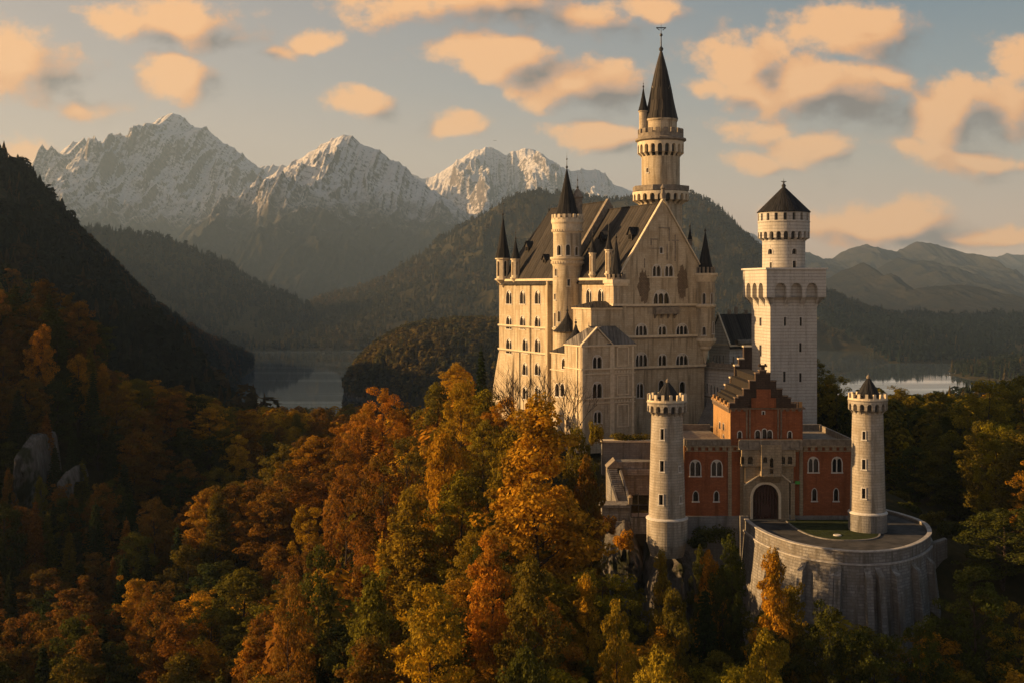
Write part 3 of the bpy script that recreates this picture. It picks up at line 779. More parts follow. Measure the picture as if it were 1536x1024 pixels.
# boxed bay projecting from the long wall
mb = MB(); zt = -4.05
GF = front(-.9); GS = side(-5.4)
gh = [hole(GS, 876, 470, 490, 2.2, 1, 0)]
wall(mb, GF, -5.4, 1.5, -14, zt); wall(mb, GS, -.9, 6.5, -14, zt); wall(mb, Plane(pw(0, 6.5, 0), E1, E2), -5.4, 1.5, -14, zt)
by = mb.build('wall_bay', 'lime', pal)
mb = MB(); mb.face([pw(-5.9, -1.4, zt), pw(1.5, -1.4, zt), pw(1.5, 2.5, zt+1.2), pw(-3, 2.5, zt+1.2)]); mb.face([pw(-5.9, 7, zt), pw(-5.9, -1.4, zt), pw(-3, 2.5, zt+1.2)]); mb.face([pw(-5.9, 7, zt), pw(1.5, 7, zt), pw(1.5, 2.5, zt+1.2), pw(-3, 2.5, zt+1.2)])
mb.build('bay_roof', 'roof', by)
mb = MB(); ublock(mb, -5.65, 1.4, -1.15, 6.7, zt-.35, zt-.02); ublock(mb, -1.9, -1.6, -1.3, -.9, zt-8, zt-4); mb.build('turret_cornice', 'trim', by)

# ------------------------------------------------------------------ stair tower on the long side
def zD(D): return lambda py: (430-py)/F*D
tx, ty = (851-768)/F*243, 243.0; z = zD(240)
st = empty('stair_tower', (tx, ty, -29), 'round cream stair tower with slim dark spire on the sunlit palace side', 'tower')
c1 = Cyl(tx, ty, 3.05, 0); c2 = Cyl(tx, ty, 2.95, 0)
hs = [rhole(c1, c1.sx(853), z(429), z(419), .55, 1, 0), rhole(c1, c1.sx(838.5), z(483), z(467), .6, 1, 1), rhole(c1, c1.sx(834), z(414), z(403), .6, 1, 1), rhole(c1, c1.sx(832.5), z(450), z(441), .5, 1, 0), rhole(c1, c1.sx(832.5), z(490), z(470), .5, 1, 0)]
mb = MB(); wall(mb, c1, -PI, PI, -31, z(398), hs, ds=PI/32)
hs2 = [rhole(c2, c2.sx(838.5), z(383), z(368), .95, 1, 1), rhole(c2, c2.sx(852), z(383), z(367), .85, 1, 1), rhole(c2, c2.sx(865), z(383), z(370), .8, 1, 1)]
wall(mb, c2, -PI, PI, z(386), z(350), hs2, ds=PI/32)
sb = mb.build('tower_wall', 'lime', st)
for h in hs: window(sb, c1, h, hood=.08)
for h in hs2: window(sb, c2, h, hood=.14)
mb = MB()
mb.lathe(tx, ty, [(3.05, z(399)), (3.25, z(396)), (3.3, z(391)), (3.6, z(388)), (3.6, z(385.5)), (2.95, z(385.5))], 48)
mb.lathe(tx, ty, [(2.95, z(350)), (3.1, z(347)), (3.2, z(336)), (3.4, z(333)), (3.4, z(329)), (0, z(329))], 48)
c3 = Cyl(tx, ty, 3.2, 0); dentils(mb, c3, -PI, PI, z(347), .45, .15, .55); c3 = Cyl(tx, ty, 3.35, 0); dentils(mb, c3, -PI, PI, z(395.5), .5, .15, .6)
mb.build('tower_cornice', 'trim', sb)
mb = MB(); merlons(mb, tx, ty, 3.35, z(329), z(321), 18, .5, .35); mb.lathe(tx, ty, [(3.35, z(329)), (3.35, z(326.5)), (3.0, z(326.5))], 36); mb.build('battlement', 'trim', st)
mb = MB(); mb.lathe(tx, ty, [(2.55, z(329)), (2.55, z(321))], 24); mb.build('lantern_drum', 'trimdark', st)
spire(st, tx-.1, ty, z(322), 2.55, z(249), 3.6, 10)
q = (tx+2.2, ty+.8)
mb = MB(); mb.lathe(q[0], q[1], [(1.0, z(336)), (1.0, z(296)), (1.2, z(295)), (1.2, z(293)), (.95, z(290)), (.55, z(284)), (.2, z(281)), (0, z(278))], 14)
o = mb.build('side_turret', 'trimdark', st); m2 = MB(); finial(m2, q[0], q[1], z(280), 3.3, .1); m2.build('finial', 'dark', o)

# ------------------------------------------------------------------ keep: the tallest tower behind the palace
D = 257; kx = (991-768)/F*D; z = zD(D); pr = lambda px: px/F*D
kp = empty('keep_tower', (kx, D, -32), 'tallest round tower with conical roof and side turret, rising behind the palace gable', 'tower')
rs = pr(28.5)
c1 = Cyl(kx, D, rs, 0)
hs = [rhole(c1, c1.sx(971.5), z(261), z(254), .6, 1, 1)]
mb = MB(); wall(mb, c1, -PI, PI, z(300), z(236), hs, ds=PI/36)
kb = mb.build('tower_wall', 'lime', kp)
for h in hs: window(kb, c1, h, hood=.08)
mb = MB(); mb.lathe(kx, D, [(pr(33), -33), (pr(33), z(300))], 8, phase=PI/8); mb.build('tower_base', 'lime', kp)
mb = MB(); machic(mb, kx, D, pr(33), pr(42), z(308), z(302), z(289), 22); mb.build('corbel_arcade', 'trim', kp); MACH.pop().build('arcade_shade_back', 'dark', kp)
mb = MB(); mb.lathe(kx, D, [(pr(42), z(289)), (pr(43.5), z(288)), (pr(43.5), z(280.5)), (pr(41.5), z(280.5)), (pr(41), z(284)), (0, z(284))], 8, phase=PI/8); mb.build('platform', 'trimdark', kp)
mb = MB(); machic(mb, kx, D, pr(28.5), pr(34.5), z(238), z(231), z(214), 20); mb.build('corbel_arcade', 'trim', kp); MACH.pop().build('arcade_shade_back', 'dark', kp)
mb = MB(); mb.lathe(kx, D, [(pr(34.5), z(214)), (pr(38), z(212)), (pr(38), z(209.5)), (pr(34.5), z(208)), (0, z(208))], 40); mb.build('platform', 'trimdark', kp)
mb = MB(); merlons(mb, kx, D, pr(34), z(208), z(195), 18, .56, .4); mb.lathe(kx, D, [(pr(34), z(208)), (pr(34), z(202)), (pr(31.5), z(202)), (pr(31.5), z(208))], 36); mb.build('battlement', 'trimdark', kp)
mb = MB(); mb.lathe(kx+.1, D, [(pr(23.5), z(208)), (pr(23.5), z(184)), (pr(24.8), z(182)), (pr(24.8), z(180)), (0, z(180))], 40); mb.build('upper_drum', 'lime', kp)
mb = MB(); mb.lathe(kx+.1, D, [(pr(25.5), z(180)), (pr(22.5), z(168)), (pr(19), z(152)), (pr(15.5), z(133)), (pr(9.5), z(106)), (pr(4.5), z(87)), (pr(.8), z(74))], 14)
rf = mb.build('cone_roof', 'roof', kp)
m2 = MB(); finial(m2, kx+.1, D, z(76), pr(46), .2, True); m2.build('finial', 'dark', rf)
m2 = MB()
for a in (-1.25, .95, PI):
    ex, ey = sin(a), -cos(a); c = Vector((kx+.1+ex*pr(15), D+ey*pr(15), z(142))); t_ = Vector((-ey, ex, 0))
    m2.prism([c-t_*.7, c+t_*.7, c+t_*.7+Vector((0, 0, 1.0)), c+Vector((0, 0, 1.9)), c-t_*.7+Vector((0, 0, 1.0))], (-ex*2, -ey*2, 0))
m2.build('roof_dormer', 'trimdark', rf)
q = (kx-pr(26.5), D-.6)
mb = MB(); mb.lathe(q[0], q[1], [(pr(6.3), z(208)), (pr(6.3), z(170)), (pr(7.6), z(169)), (pr(7.6), z(167)), (0, z(167))], 16); o = mb.build('side_turret', 'lime', kp)
spire(o, q[0], q[1], z(167.5), pr(8), z(131), 1.6, 12, crown=False)

# ------------------------------------------------------------------ annex in front of the palace corner (gabled block)
an = empty('annex', pw(-4.5, -3, -29), 'square three storey stone annex with a small gable, in front of the palace corner', 'annex')
AF = front(-6); AS = side(-10.15)
u0, u1 = -10.15, AF.sx(952); uc = AF.sx(917); ze = AF.zy(517, -5); zr = AF.zy(493.5, -8); zp = AF.zy(490, -3)
ah = [hole(AF, 896, 533, 552.5, 13.5, 2, 1), hole(AF, 896, 573, 596.5, 14, 2, 1), hole(AF, 896.5, 616, 634, 11, 2, 1)]
um = (u0+uc)/2
mb = MB(); wall(mb, AF, u0, u1, ZB, ze, ah); wall(mb, AF, u0, uc, ze, zr, top=lambda s: zr-abs(s-um)*(zr-ze)/((uc-u0)/2), breaks=[um])
wall(mb, AS, -6, 1, ZB, ze); wall(mb, side(u1), -6, .2, ZB, ze)
aw = mb.build('annex_wall', 'lime', an)
for h in ah: window(an, AF, h, 'wtrim', hood=.17)
mb = MB()
for py in (553.5, 597.5): band(mb, AF, u0-.15, u1+.15, AF.zy(py, -5), .26, .25); band(mb, AS, -6.2, 1, AF.zy(py, -5), .26, .25)
for py in (560.5, 604): band(mb, AF, u0-.1, u1+.1, AF.zy(py, -5), .16, .14); dentils(mb, AF, uc, u1, AF.zy(py, -5)+.2, .4, .1, .6)
band(mb, AF, u0-.2, u1+.2, ze-.3, .3, .25); band(mb, AS, -6.2, 1, ze-.3, .3, .25)
for px in (874.5, 916.5, 919.5, 949): s_ = AF.sx(px); mb.obox(AF(s_-.25, ZB), E1*.5, -E2*.14, (0, 0, ze-.35-ZB))
for (y0, y1) in ((521, 549), (563, 592), (607, 640)):
    for px in (926, 942.5): s_ = AF.sx(px); mb.obox(AF(s_-.12, AF.zy(y1, -2)), E1*.24, -E2*.1, (0, 0, (y1-y0)/F*220))
    a, b_ = AF.sx(926), AF.sx(942.5)
    for yy in (y0, y1): mb.obox(AF(a, AF.zy(yy, -2)), E1*(b_-a), -E2*.1, (0, 0, .2))
for v_ in (-5.7, -4.3): mb.obox(AS(v_, ZB), E2*.35, -E1*.16, (0, 0, ze-.35-ZB))
for s_ in (-1, 1):
    a = AF(um, zr+.1, -.3); b_ = AF(um+s_*((uc-u0)/2+.25), ze-.15, -.3); mb.obox(b_, a-b_, E2*.6, Vector((0, 0, .28)))
mb.build('annex_mouldings', 'trim', an)
mb = MB()
vr = -2.2
mb.face([pw(um, -6.2, zr), pw(uc+.1, -6.3, ze), pw(uc+.1, vr, zp), pw(um, vr, zr+.05)])
mb.face([pw(um, -6.2, zr), pw(u0-.3, -6.3, ze), pw(u0-.3, 1, ze), pw(um, vr, zr+.05)])
mb.face([pw(uc-.9, -6.25, ze+.02), pw(u1+.25, -6.35, ze+.02), pw(u1-2.0, vr, zp), pw(uc-2.7, vr, zp)]); mb.face([pw(u1+.25, -6.35, ze), pw(u1+.25, .1, ze), pw(u1-2.0, vr, zp)])
mb.face([pw(um, vr, zr), pw(u0-.3, 1, ze), pw(1.4, 1, ze), pw(u1-2.0, vr, zp)])
mb.build('annex_roof', 'lroof', an)
mb = MB(); ublock(mb, u0-.1, uc, -6.1, -6.0, ze, ze+.02)
# octagonal bell-roofed turret where the annex meets the lower wing
c = pw(-7.6, 1.2, 0); z = zD(c.y)
mb = MB(); mb.lathe(c.x, c.y, [(2.0, ZB), (2.0, z(515))], 8); cap = mb.build('corner_drum', 'lime', an)
spire(cap, c.x, c.y, z(516), 2.5, z(484), 1.3, 8, True)

# lower lit wing left of the annex
lw = empty('lower_wing', pw(-5, 5, -29), 'low sunlit wing with lean-to roof between the annex and the stair tower', 'wing')
WS = side(-8.9); v0, v1 = -1, 9.1; zt = zD(230)(527)
wh = [hole(WS, 846.5, 537, 553, 7, 2, 1), hole(WS, 836, 575, 594, 6, 1, 1), hole(WS, 844, 575, 594, 6, 1, 1), hole(WS, 851, 575, 594, 5, 1, 1)]
mb = MB(); wall(mb, WS, v0, v1, ZB, zt, wh); wall(mb, Plane(pw(0, v1, 0), E1, E2), -8.9, UL, ZB, zt); wall(mb, front(v0), -8.9, UL, ZB, zt)
mb.build('wing_wall', 'lime', lw)
for h in wh: window(lw, WS, h, hood=.2)
mb = MB(); band(mb, WS, v0, v1+.2, zD(230)(554), .22, .2); band(mb, WS, v0, v1+.2, zt-.25, .25, .22); mb.build('string_course', 'trim', lw)
zt2 = zD(231)(506)
mb = MB(); mb.face([pw(-9.3, v0, zt), pw(-9.3, v1+.4, zt), pw(-3.5, v1-3, zt2), pw(-3.5, v0, zt2)]); mb.face([pw(-9.3, v1+.4, zt), pw(UL, v1+.4, zt), pw(UL, v1-3, zt2), pw(-3.5, v1-3, zt2)]); mb.face([pw(-3.5, v0, zt2), pw(-3.5, v1-3, zt2), pw(UL, v1-3, zt2), pw(UL, v0, zt2)])
mb.build('lean_to_roof', 'roof', lw)
# round bell-roofed turret standing on it
x, D = (851-768)/F*234, 234; z = zD(D)
mb = MB(); mb.lathe(x, D, [(2.55, z(530)), (2.55, z(499)), (2.75, z(498)), (2.75, z(496.5)), (0, z(496.5))], 32); o = mb.build('round_turret', 'lime', lw)
spire(o, x, D, z(497), 2.85, z(466), 1.6, 16, True)

# ------------------------------------------------------------------ square tower
TS = R(10); S1 = Vector((cos(TS), sin(TS), 0)); S2 = Vector((-sin(TS), cos(TS), 0)); SW = 9.2
SO = Pt(1155.5, 430, 215); SO.z = 0
def sw(u, v, z): return SO+S1*u+S2*v+Vector((0, 0, z))
sq = empty('square_tower', sw(SW/2, SW/2, -27), 'tall white square tower with a round battlemented top, behind the red gatehouse', 'tower')
SF = Plane(SO, S1, -S2); SS = Plane(SO, S2, -S1)
z = zD(215)
fh = [hole(SF, px, y0, y1, w_, 1, 0) for px, y0, y1, w_ in ((1177.5, 476, 489, 3.6), (1201, 476, 489, 3.6), (1200.5, 514, 527.5, 3.8), (1176.5, 556.5, 572.5, 3.8), (1200.5, 559, 572.5, 3.8))]
shh = [hole(SS, px, y0, y1, w_, 1, 0) for px, y0, y1, w_ in ((1141, 476.5, 489, 2.8), (1141, 517, 534, 3.2))]
mb = MB(); wall(mb, SF, 0, SW, -36, z(404), fh); wall(mb, SS, 0, SW, -36, z(404), shh); wall(mb, Plane(sw(SW, 0, 0), S2, S1), 0, SW, -36, z(404)); wall(mb, Plane(sw(0, SW, 0), S1, S2), 0, SW, -36, z(404))
sbd = mb.build('tower_wall', 'white', sq)
for h in fh: window(sq, SF, h, hood=.1, name='slit_window', sill=False)
for h in shh: window(sq, SS, h, hood=.1, name='slit_window', sill=False)
OV = 1.25
mb = MB()
zs0, zs1, zt = z(462), z(446), z(404.5)
for pl, flip in ((SF, 0), (SS, 0), (Plane(sw(SW, 0, 0), S2, S1), 0), (Plane(sw(0, SW, 0), S1, S2), 0)):
    o2 = pl.off(OV)
    hs = []; cs = [SW*(k+.5)/3 for k in range(3)]
    for c in cs: hs.append(dict(s0=c-1.12, s1=c+1.12, z0=zs1, z1=z(424.5), arch=1, us=1, n=1, depth=OV))
    wall(mb, o2, -OV, SW+OV, zs1, zt, hs)
    # curved brackets between arches
    edges = [(-OV, cs[0]-1.12)]+[(cs[k]+1.12, cs[k+1]-1.12) for k in range(2)]+[(cs[2]+1.12, SW+OV)]
    for k, (a, b_) in enumerate(edges):
        N = 7
        for i in range(N):
            ta, tb = i/N, (i+1)/N; fa, fb = OV*(1-math.sqrt(max(0, 1-ta**2))) if 0 else OV*ta**1.6, OV*tb**1.6
            za, zb = zs0+(zs1-zs0)*ta, zs0+(zs1-zs0)*tb
            a0 = a if k else -fa; a1 = a if k else -fb; b0 = b_ if k < 3 else SW+fa; b1 = b_ if k < 3 else SW+fb
            mb.face([pl(a0, za, -fa), pl(b0, za, -fa), pl(b1, zb, -fb), pl(a1, zb, -fb)])
            for e0, e1 in ((a0, a1), (b0, b1)): mb.face([pl(e0, za, 0), pl(e0, za, -fa), pl(e1, zb, -fb), pl(e1, zb, 0)])
mb.build('corbelled_head', 'white', sbd)
mb = MB(); a = OV+.25
mb.obox(sw(-a, -a, zt), S1*(SW+2*a), S2*(SW+2*a), (0, 0, .32)); mb.build('cornice', 'wtrim', sq)
rc = sw(SW/2, SW/2, 0); z = zD(rc.y); pr = lambda px: px/F*rc.y
c1 = Cyl(rc.x, rc.y, pr(31.5), 0)
hs = [rhole(c1, c1.sx(1156), z(382), z(374), 1.0, 1, 1), rhole(c1, c1.sx(1191), z(382), z(374), 1.0, 1, 1), rhole(c1, c1.sx(1157), z(403), z(394), .5, 1, 0), rhole(c1, c1.sx(1191), z(403), z(392), .75, 1, 0)]
mb = MB(); wall(mb, c1, -PI, PI, z(405), z(355), hs, ds=PI/32)
rtb = mb.build('round_turret', 'white', sq)
for h in hs: window(rtb, c1, h, hood=.16, sill=False)
c2 = Cyl(rc.x, rc.y, pr(38), 0)
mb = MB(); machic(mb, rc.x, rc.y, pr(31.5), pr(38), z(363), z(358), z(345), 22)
slots = [rhole(c2, -PI+2*PI*(k+.5)/18, z(332), z(321.5), .62, 1, 0) for k in range(18)]
wall(mb, c2, -PI, PI, z(345), z(320), slots, ds=2*PI/54, depth=.5)
mb.lathe(rc.x, rc.y, [(pr(38), z(334)), (pr(38.8), z(334)), (pr(38.8), z(333)), (pr(38), z(333))], 48)
mb.build('battlement', 'white', rtb); MACH.pop().build('arcade_shade_back', 'dark', rtb)
mb = MB(); mb.lathe(rc.x, rc.y, [(pr(38)-.5, z(335)), (pr(38)-.5, z(320))], 32); mb.build('slot_shade_liner', 'dark', rtb)  # near-black cylinder giving the slots their inner shade by colour
mb = MB(); mb.lathe(rc.x, rc.y, [(pr(39.8), z(319.2)), (pr(39), z(318)), (pr(30), z(309)), (pr(18), z(297)), (pr(7), z(286)), (pr(1), z(280))], 28); mb.lathe(rc.x, rc.y, [(0, z(319.2)), (pr(39.8), z(319.2))], 28)
rf = mb.build('cone_roof', 'spire', rtb); m2 = MB(); finial(m2, rc.x, rc.y, z(281), pr(14), .16); m2.box(rc.x-.5, rc.x+.5, rc.y-.08, rc.y+.08, z(273), z(272)); m2.build('finial', 'dark', rf)

# ------------------------------------------------------------------ gatehouse
gx = lambda px, D=185: (px-768)/F*D
z = zD(185)
gh = empty('gatehouse', (gx(1150), 189, -37.5), 'red brick gatehouse with stepped gable and arched stone gateway', 'gatehouse')
GP = Plane((0, 185), (1, 0), (0, -1))
ZG = z(803)
hs = [hole(GP, 1043, 690, 713, 15, 2, 1), hole(GP, 1075, 690, 713, 15, 2, 1), hole(GP, 1043.5, 736, 751, 7.5, 1, 2), hole(GP, 1074.5, 736, 751, 6.5, 1, 2),
      hole(GP, 1220, 685.5, 707.5, 14.5, 2, 1), hole(GP, 1255.5, 685.5, 707.5, 14, 2, 1), hole(GP, 1221.5, 732, 750.5, 6.5, 1, 2), hole(GP, 1254, 732, 750.5, 6.5, 1, 2)]
for a, b_, hh_ in ((1026, 1116, hs[:4]), (1189, 1280, hs[4:])): mb = MB(); wall(mb, GP, gx(a), gx(b_), z(774), z(668), hh_); mb.build('brick_front', 'brick', gh)
for h in hs: window(gh, GP, h, hood=.15 if h['n'] > 1 else .12)
DB = 204.5
mb = MB(); 
LW = Plane((gx(1026), 185), (0, 1), (-1, 0)); wall(mb, LW, 0, DB-185, ZG-4, z(668)); wall(mb, Plane((gx(1280), 185), (0, 1), (1, 0)), 0, DB-185, ZG-4, z(668)); wall(mb, Plane((gx(1026), DB), (1, 0), (0, 1)), 0, gx(1280)-gx(1026), ZG-4, z(668))
mb.build('rear_wall', 'ybrick', gh)
# plinth
mb = MB(); P2 = GP.off(.35)
wall(mb, P2, gx(1026), gx(1117), ZG-5, z(774)); mb.box(gx(1026), gx(1117), 184.65, 185.05, z(774), z(774)+.12); mb.box(gx(1108), gx(1119.5), 183.6, 184.64, ZG-4, z(771)); mb.build('plinth', 'grey', gh); mb = MB()
wall(mb, P2, gx(1189), gx(1278), ZG-1, z(773.5)); mb.box(gx(1189), gx(1278), 184.65, 185.05, z(773.5), z(773.5)+.12); mb.box(gx(1182), gx(1191), 184.1, 184.64, ZG-1, z(769.5))
mb.build('plinth', 'grey', gh)
for px in (1094.5, 1201.5): mb = MB(); mb.box(gx(px-2.7), gx(px+2.7), 184.82, 185.02, z(790), z(669)); mb.build('pilaster', 'tan', gh)
for a, b_ in ((1028, 1113), (1192, 1278)):
    mb = MB()
    dentils(mb, GP, gx(a), gx(b_), z(674.5), .5, .32, 1.05); band(mb, GP, gx(a), gx(b_), z(669.5), .22, .4); band(mb, GP, gx(a), gx(b_), z(676.5), .14, .15)
    mb.build('corbel_frieze', 'tan', gh)
# parapets and flat roofs of the wings
for a, b_ in ((1026, 1096), (1204, 1280)):
    mb = MB()
    mb.box(gx(a), gx(b_), 184.7, 185.05, z(667.2), z(659)); mb.box(gx(a), gx(b_), 184.6, 185.15, z(659), z(657.5))
    mb.box(gx(a), gx(b_), DB-.4, DB+.1, z(667.2), z(657.5)); mb.box(gx(a)+.02, gx(b_)-.02, 185.06, DB-.41, z(668)-.3, z(667.3))
    n = 9
    for k in range(n): px = a+(b_-a)*(k+.5)/n; mb.box(gx(px-.8), gx(px+.8), 184.55, 184.69, z(666), z(659))
    q_ = gx(1026) if a == 1026 else gx(1280)-.35; mb.box(q_, q_+.35, 185.1, DB-.5, z(667.2), z(658))
    mb.build('parapet', 'trimdark', gh)
# upper block
UB0, UB1 = 1095.5, 1204
UP = GP
uh = [hole(UP, 1109.5, 646.5, 656.5, 5.5, 1, 1), hole(UP, 1136.5, 645, 657, 7, 1, 1), hole(UP, 1146.5, 643, 657, 6, 1, 1), hole(UP, 1154.5, 645, 657, 7, 1, 1), hole(UP, 1184.5, 646.5, 656.5, 5.5, 1, 1), hole(UP, 1145, 616.5, 621.5, 3, 1, 0)]
mb = MB(); wall(mb, UP, gx(UB0), gx(UB1), z(668), z(613), uh)
wall(mb, Plane((0, 184.97), (1, 0), (0, -1)), gx(1126), gx(1163), z(613), z(594))
mb.build('upper_front', 'brick', gh)
for h in uh: window(gh, UP, h, hood=.13, sill=False)
US = Plane((gx(UB0), 185), (0, 1), (-1, 0)); DU = 200.6-185
uhs = [hole(US, px, y0, y1, w_, 1, 1) for px, y0, y1, w_ in ((1080, 632, 643, 1.9), (1085.5, 634, 645, 2.1), (1085.5, 651, 657, 2))]
mb = MB(); wall(mb, US, 0, DU, z(668), z(613), uhs); mb.build('sunlit_side', 'ybrick', gh)
for h in uhs: window(gh, US, h, hood=.1, sill=False)
mb = MB(); wall(mb, Plane((gx(UB1), 185), (0, 1), (1, 0)), 0, DU, z(668), z(613)); wall(mb, Plane((gx(UB0), 185+DU), (1, 0), (0, 1)), 0, gx(UB1)-gx(UB0), z(668), z(613))
mb.build('upper_rear', 'brick', gh)
mb = MB()
mb.box(gx(UB0)-.35, gx(UB1)+.35, 184.65, 185+DU+.3, z(613), z(610.5))
dentils(mb, US, 0, DU, z(619), .55, .2, .9); dentils(mb, GP, gx(UB0), gx(1122), z(616), .3, .15, .8); dentils(mb, GP, gx(1168), gx(UB1), z(616), .3, .15, .8)
for px in (1120, 1124.5, 1167, 1171.5): mb.box(gx(px)-.12, gx(px)+.12, 184.8, 185, z(657), z(613))
mb.build('cornice', 'capst', gh)
mb = MB(); n = 5
for k in range(n): y_ = 185.2+DU*k/(n-.4); mb.box(gx(UB0)-.3, gx(UB0)+.05, y_, y_+.8, z(610.5), z(603.5))
mb.box(gx(UB0)-.3, gx(UB0)+.05, 185.0, 185+DU, z(610.5), z(608.5))
for px in (1186, 1193, 1200): mb.box(gx(px)-.25, gx(px)+.3, 184.7, 185.2, z(610.5), z(602))
mb.build('battlement', 'ybrick', gh)
# stepped gable
def stepped(cx, Y, steps, zb, th, par, xs=None, m='steps'):
    """steps: (half width px, top row) widest first"""
    prev = zb; mb = MB(); cp = MB()
    k = Y/F
    for i, (hwp, yt) in enumerate(steps):
        x0, x1 = (cx-768-hwp)*k, (cx-768+hwp)*k; zt = (430-yt)*k
        if xs: x1 = min(x1, xs)
        if x1 <= x0: continue
        mb.box(x0, x1, Y-.002*i, Y+th+.002*i, prev, zt)
        ny = steps[i+1][0] if i+1 < len(steps) else 0
        for sgn in (-1, 1):
            e0 = (cx-768+sgn*(hwp+.7))*k; e1 = (cx-768+sgn*ny)*k
            a, b_ = min(e0, e1), max(e0, e1)
            if xs: b_ = min(b_, xs)
            if b_ > a: cp.box(a, b_, Y-.16, Y+th+.14, zt, zt+.17)
        prev = zt
    g1 = mb.build('stepped_gable', m, par); cp.build('coping', 'capst', g1)
    return g1
mb = MB()
stepped(1144.5, 184.6, [(50, 605), (42, 597), (37, 594), (29, 583.5), (20, 571.5), (11, 560), (5, 556)], z(611), 1.0, gh)
mb.box(gx(1141.5), gx(1147), 184.8, 185.4, z(556), z(548)); mb.box(gx(1138), gx(1150.5), 184.7, 185.5, z(549.5), z(547)); 
for px in (1140, 1148): mb.box(gx(px)-.12, gx(px)+.12, 184.85, 185.2, z(547), z(545))
mb.build('gable_pinnacle', 'steps', gh)
# brick field inside the stepped gable
mb = MB(); x0, x1 = gx(1126), gx(1163)
mb.box(x0, x1, 184.45, 184.58, z(610.4), z(596)); mb.box(gx(1134), gx(1155), 184.45, 184.58, z(596), z(583)); mb.build('gable_brick', 'brick', gh)
# stepped roof tiers behind the gable
mb = MB()
ya, yb = 185.65, 201.2
for q_, (hwp, yt) in enumerate(((48, 606), (41, 599.5), (35, 596), (27, 586), (18.5, 574), (9.5, 563))):
    x0, x1 = gx(1144.5-hwp), gx(1144.5+hwp); zt = z(yt)-.25
    mb.box(x0, x1, ya, yb+.3-q_*.02, z(612)+.01*q_, zt); mb.box(x0-.12, x1+.12, ya+.01, yb+.35-q_*.02, zt+.003, zt+.13)
mb.build('tiered_roof', 'broofing', gh)
# portal of pale stone
mb = MB(); PP = GP.off(.8)
gate = hole(PP, 1148.5, 725.5, 779, 38.5, 1, 1, depth=1.0)
wall(mb, PP, gx(1116), gx(1182), z(782), z(697), [gate]); mb.face([(gx(1116), 184.2, z(776)), (gx(1116), 185, z(776)), (gx(1116), 185, z(697)), (gx(1116), 184.2, z(697))]); mb.face([(gx(1182), 184.2, z(776)), (gx(1182), 185, z(776)), (gx(1182), 185, z(697)), (gx(1182), 184.2, z(697))])
wall(mb, GP.off(.1), gx(1110), gx(1190), z(776), z(672))
mb.box(gx(1184), gx(1190), 184.0, 184.9, z(776), z(722))
mb.face([(gx(1113), 184.0, z(722)), (gx(1113), 184.0, z(776)), (gx(1117), 184.0, z(776)), (gx(1117), 184.0, z(722))])
po = mb.build('stone_portal', 'tan', gh)
mb = MB(); P3 = GP.off(1.5)
ph = [hole(P3, px, 684, 695.5, w_, 1, 1, depth=.7) for px, w_ in ((1114, 5), (1125.5, 7.5), (1174, 7.5), (1185, 7))]
wall(mb, P3, gx(1110), gx(1138), z(696.5), z(672.5), ph[:2]); wall(mb, P3, gx(1168), gx(1190), z(696.5), z(672.5), ph[2:])
mb.face([(gx(1110), 183.5, z(696.5)), (gx(1190), 183.5, z(696.5)), (gx(1190), 184.9, z(696.5)), (gx(1110), 184.9, z(696.5))]); 
for px in (1110, 1190): mb.face([(gx(px), 183.5, z(696.5)), (gx(px), 184.9, z(696.5)), (gx(px), 184.9, z(672.5)), (gx(px), 183.5, z(672.5))])
P4 = GP.off(2.1); ph2 = [hole(P4, 1148, 684.5, 693.5, 6.5, 1, 1, depth=.6), hole(P4, 1157.5, 686, 710, 5.5, 1, 2, depth=.3)]
wall(mb, P4, gx(1138), gx(1168), z(711), z(664), ph2)
for px in (1138, 1168): mb.face([(gx(px), 182.9, z(711)), (gx(px), 184.9, z(711)), (gx(px), 184.9, z(664)), (gx(px), 182.9, z(664))])
mb.face([(gx(1138), 182.9, z(711)), (gx(1168), 182.9, z(711)), (gx(1168), 184.2, z(722)), (gx(1138), 184.2, z(722))])
mb.box(gx(1141), gx(1160), 182.75, 182.89, z(711), z(709.5)); mb.box(gx(1141), gx(1160), 182.75, 182.89, z(699), z(697.8))
mb.build('corbelled_bay', 'tan', po)
mb = MB(); 
mb.box(gx(1106), gx(1200), 183.3, 184.9, z(671.8), z(669.5)); mb.box(gx(1106), gx(1200), 183.4, 183.65, z(669.4), z(658.5)); mb.box(gx(1106), gx(1200), 183.3, 183.75, z(658.5), z(657))
for px in (1106.5, 1122, 1138, 1153, 1168, 1184, 1198): mb.box(gx(px)-.22, gx(px)+.22, 183.25, 183.39, z(669.5), z(658.5))
mb.build('gate_balcony', 'trimdark', gh)
mb = MB()
for a in (0, 1):   # raking drip mould over the arch
    p0 = Vector((gx(1138), 183.98, z(711))) if a == 0 else Vector((gx(1168), 183.98, z(709)))
    p1 = Vector((gx(1115), 183.98, z(726))) if a == 0 else Vector((gx(1184), 183.98, z(722)))
    mb.obox(p0, p1-p0, (0, .22, 0), (0, 0, .22))
k = 16; g0, g1 = gate['s0'], gate['s1']; c_ = (g0+g1)/2; r_ = (g1-g0)/2; zc = gate['z1']-r_
for i in range(k):
    a0, a1 = PI*i/k, PI*(i+1)/k
    f = lambda a, r: PP(c_+r*cos(a), zc+r*sin(a), -.08)
    mb.face([f(a0, r_), f(a1, r_), f(a1, r_+.42), f(a0, r_+.42)])
for s_ in (g0-.42, g1): mb.obox(PP(s_, z(776), 0.0), (.42, 0, 0), (0, -.08, 0), (0, 0, zc-z(776)))
mb.build('arch_moulding', 'trim', po)
mb = MB(); mb.box(g0, g1, 184.9, 185.0, z(782), gate['z1']-.02)
gd = mb.build('gate_door', 'wood', gh)
mb = MB(); n = 9
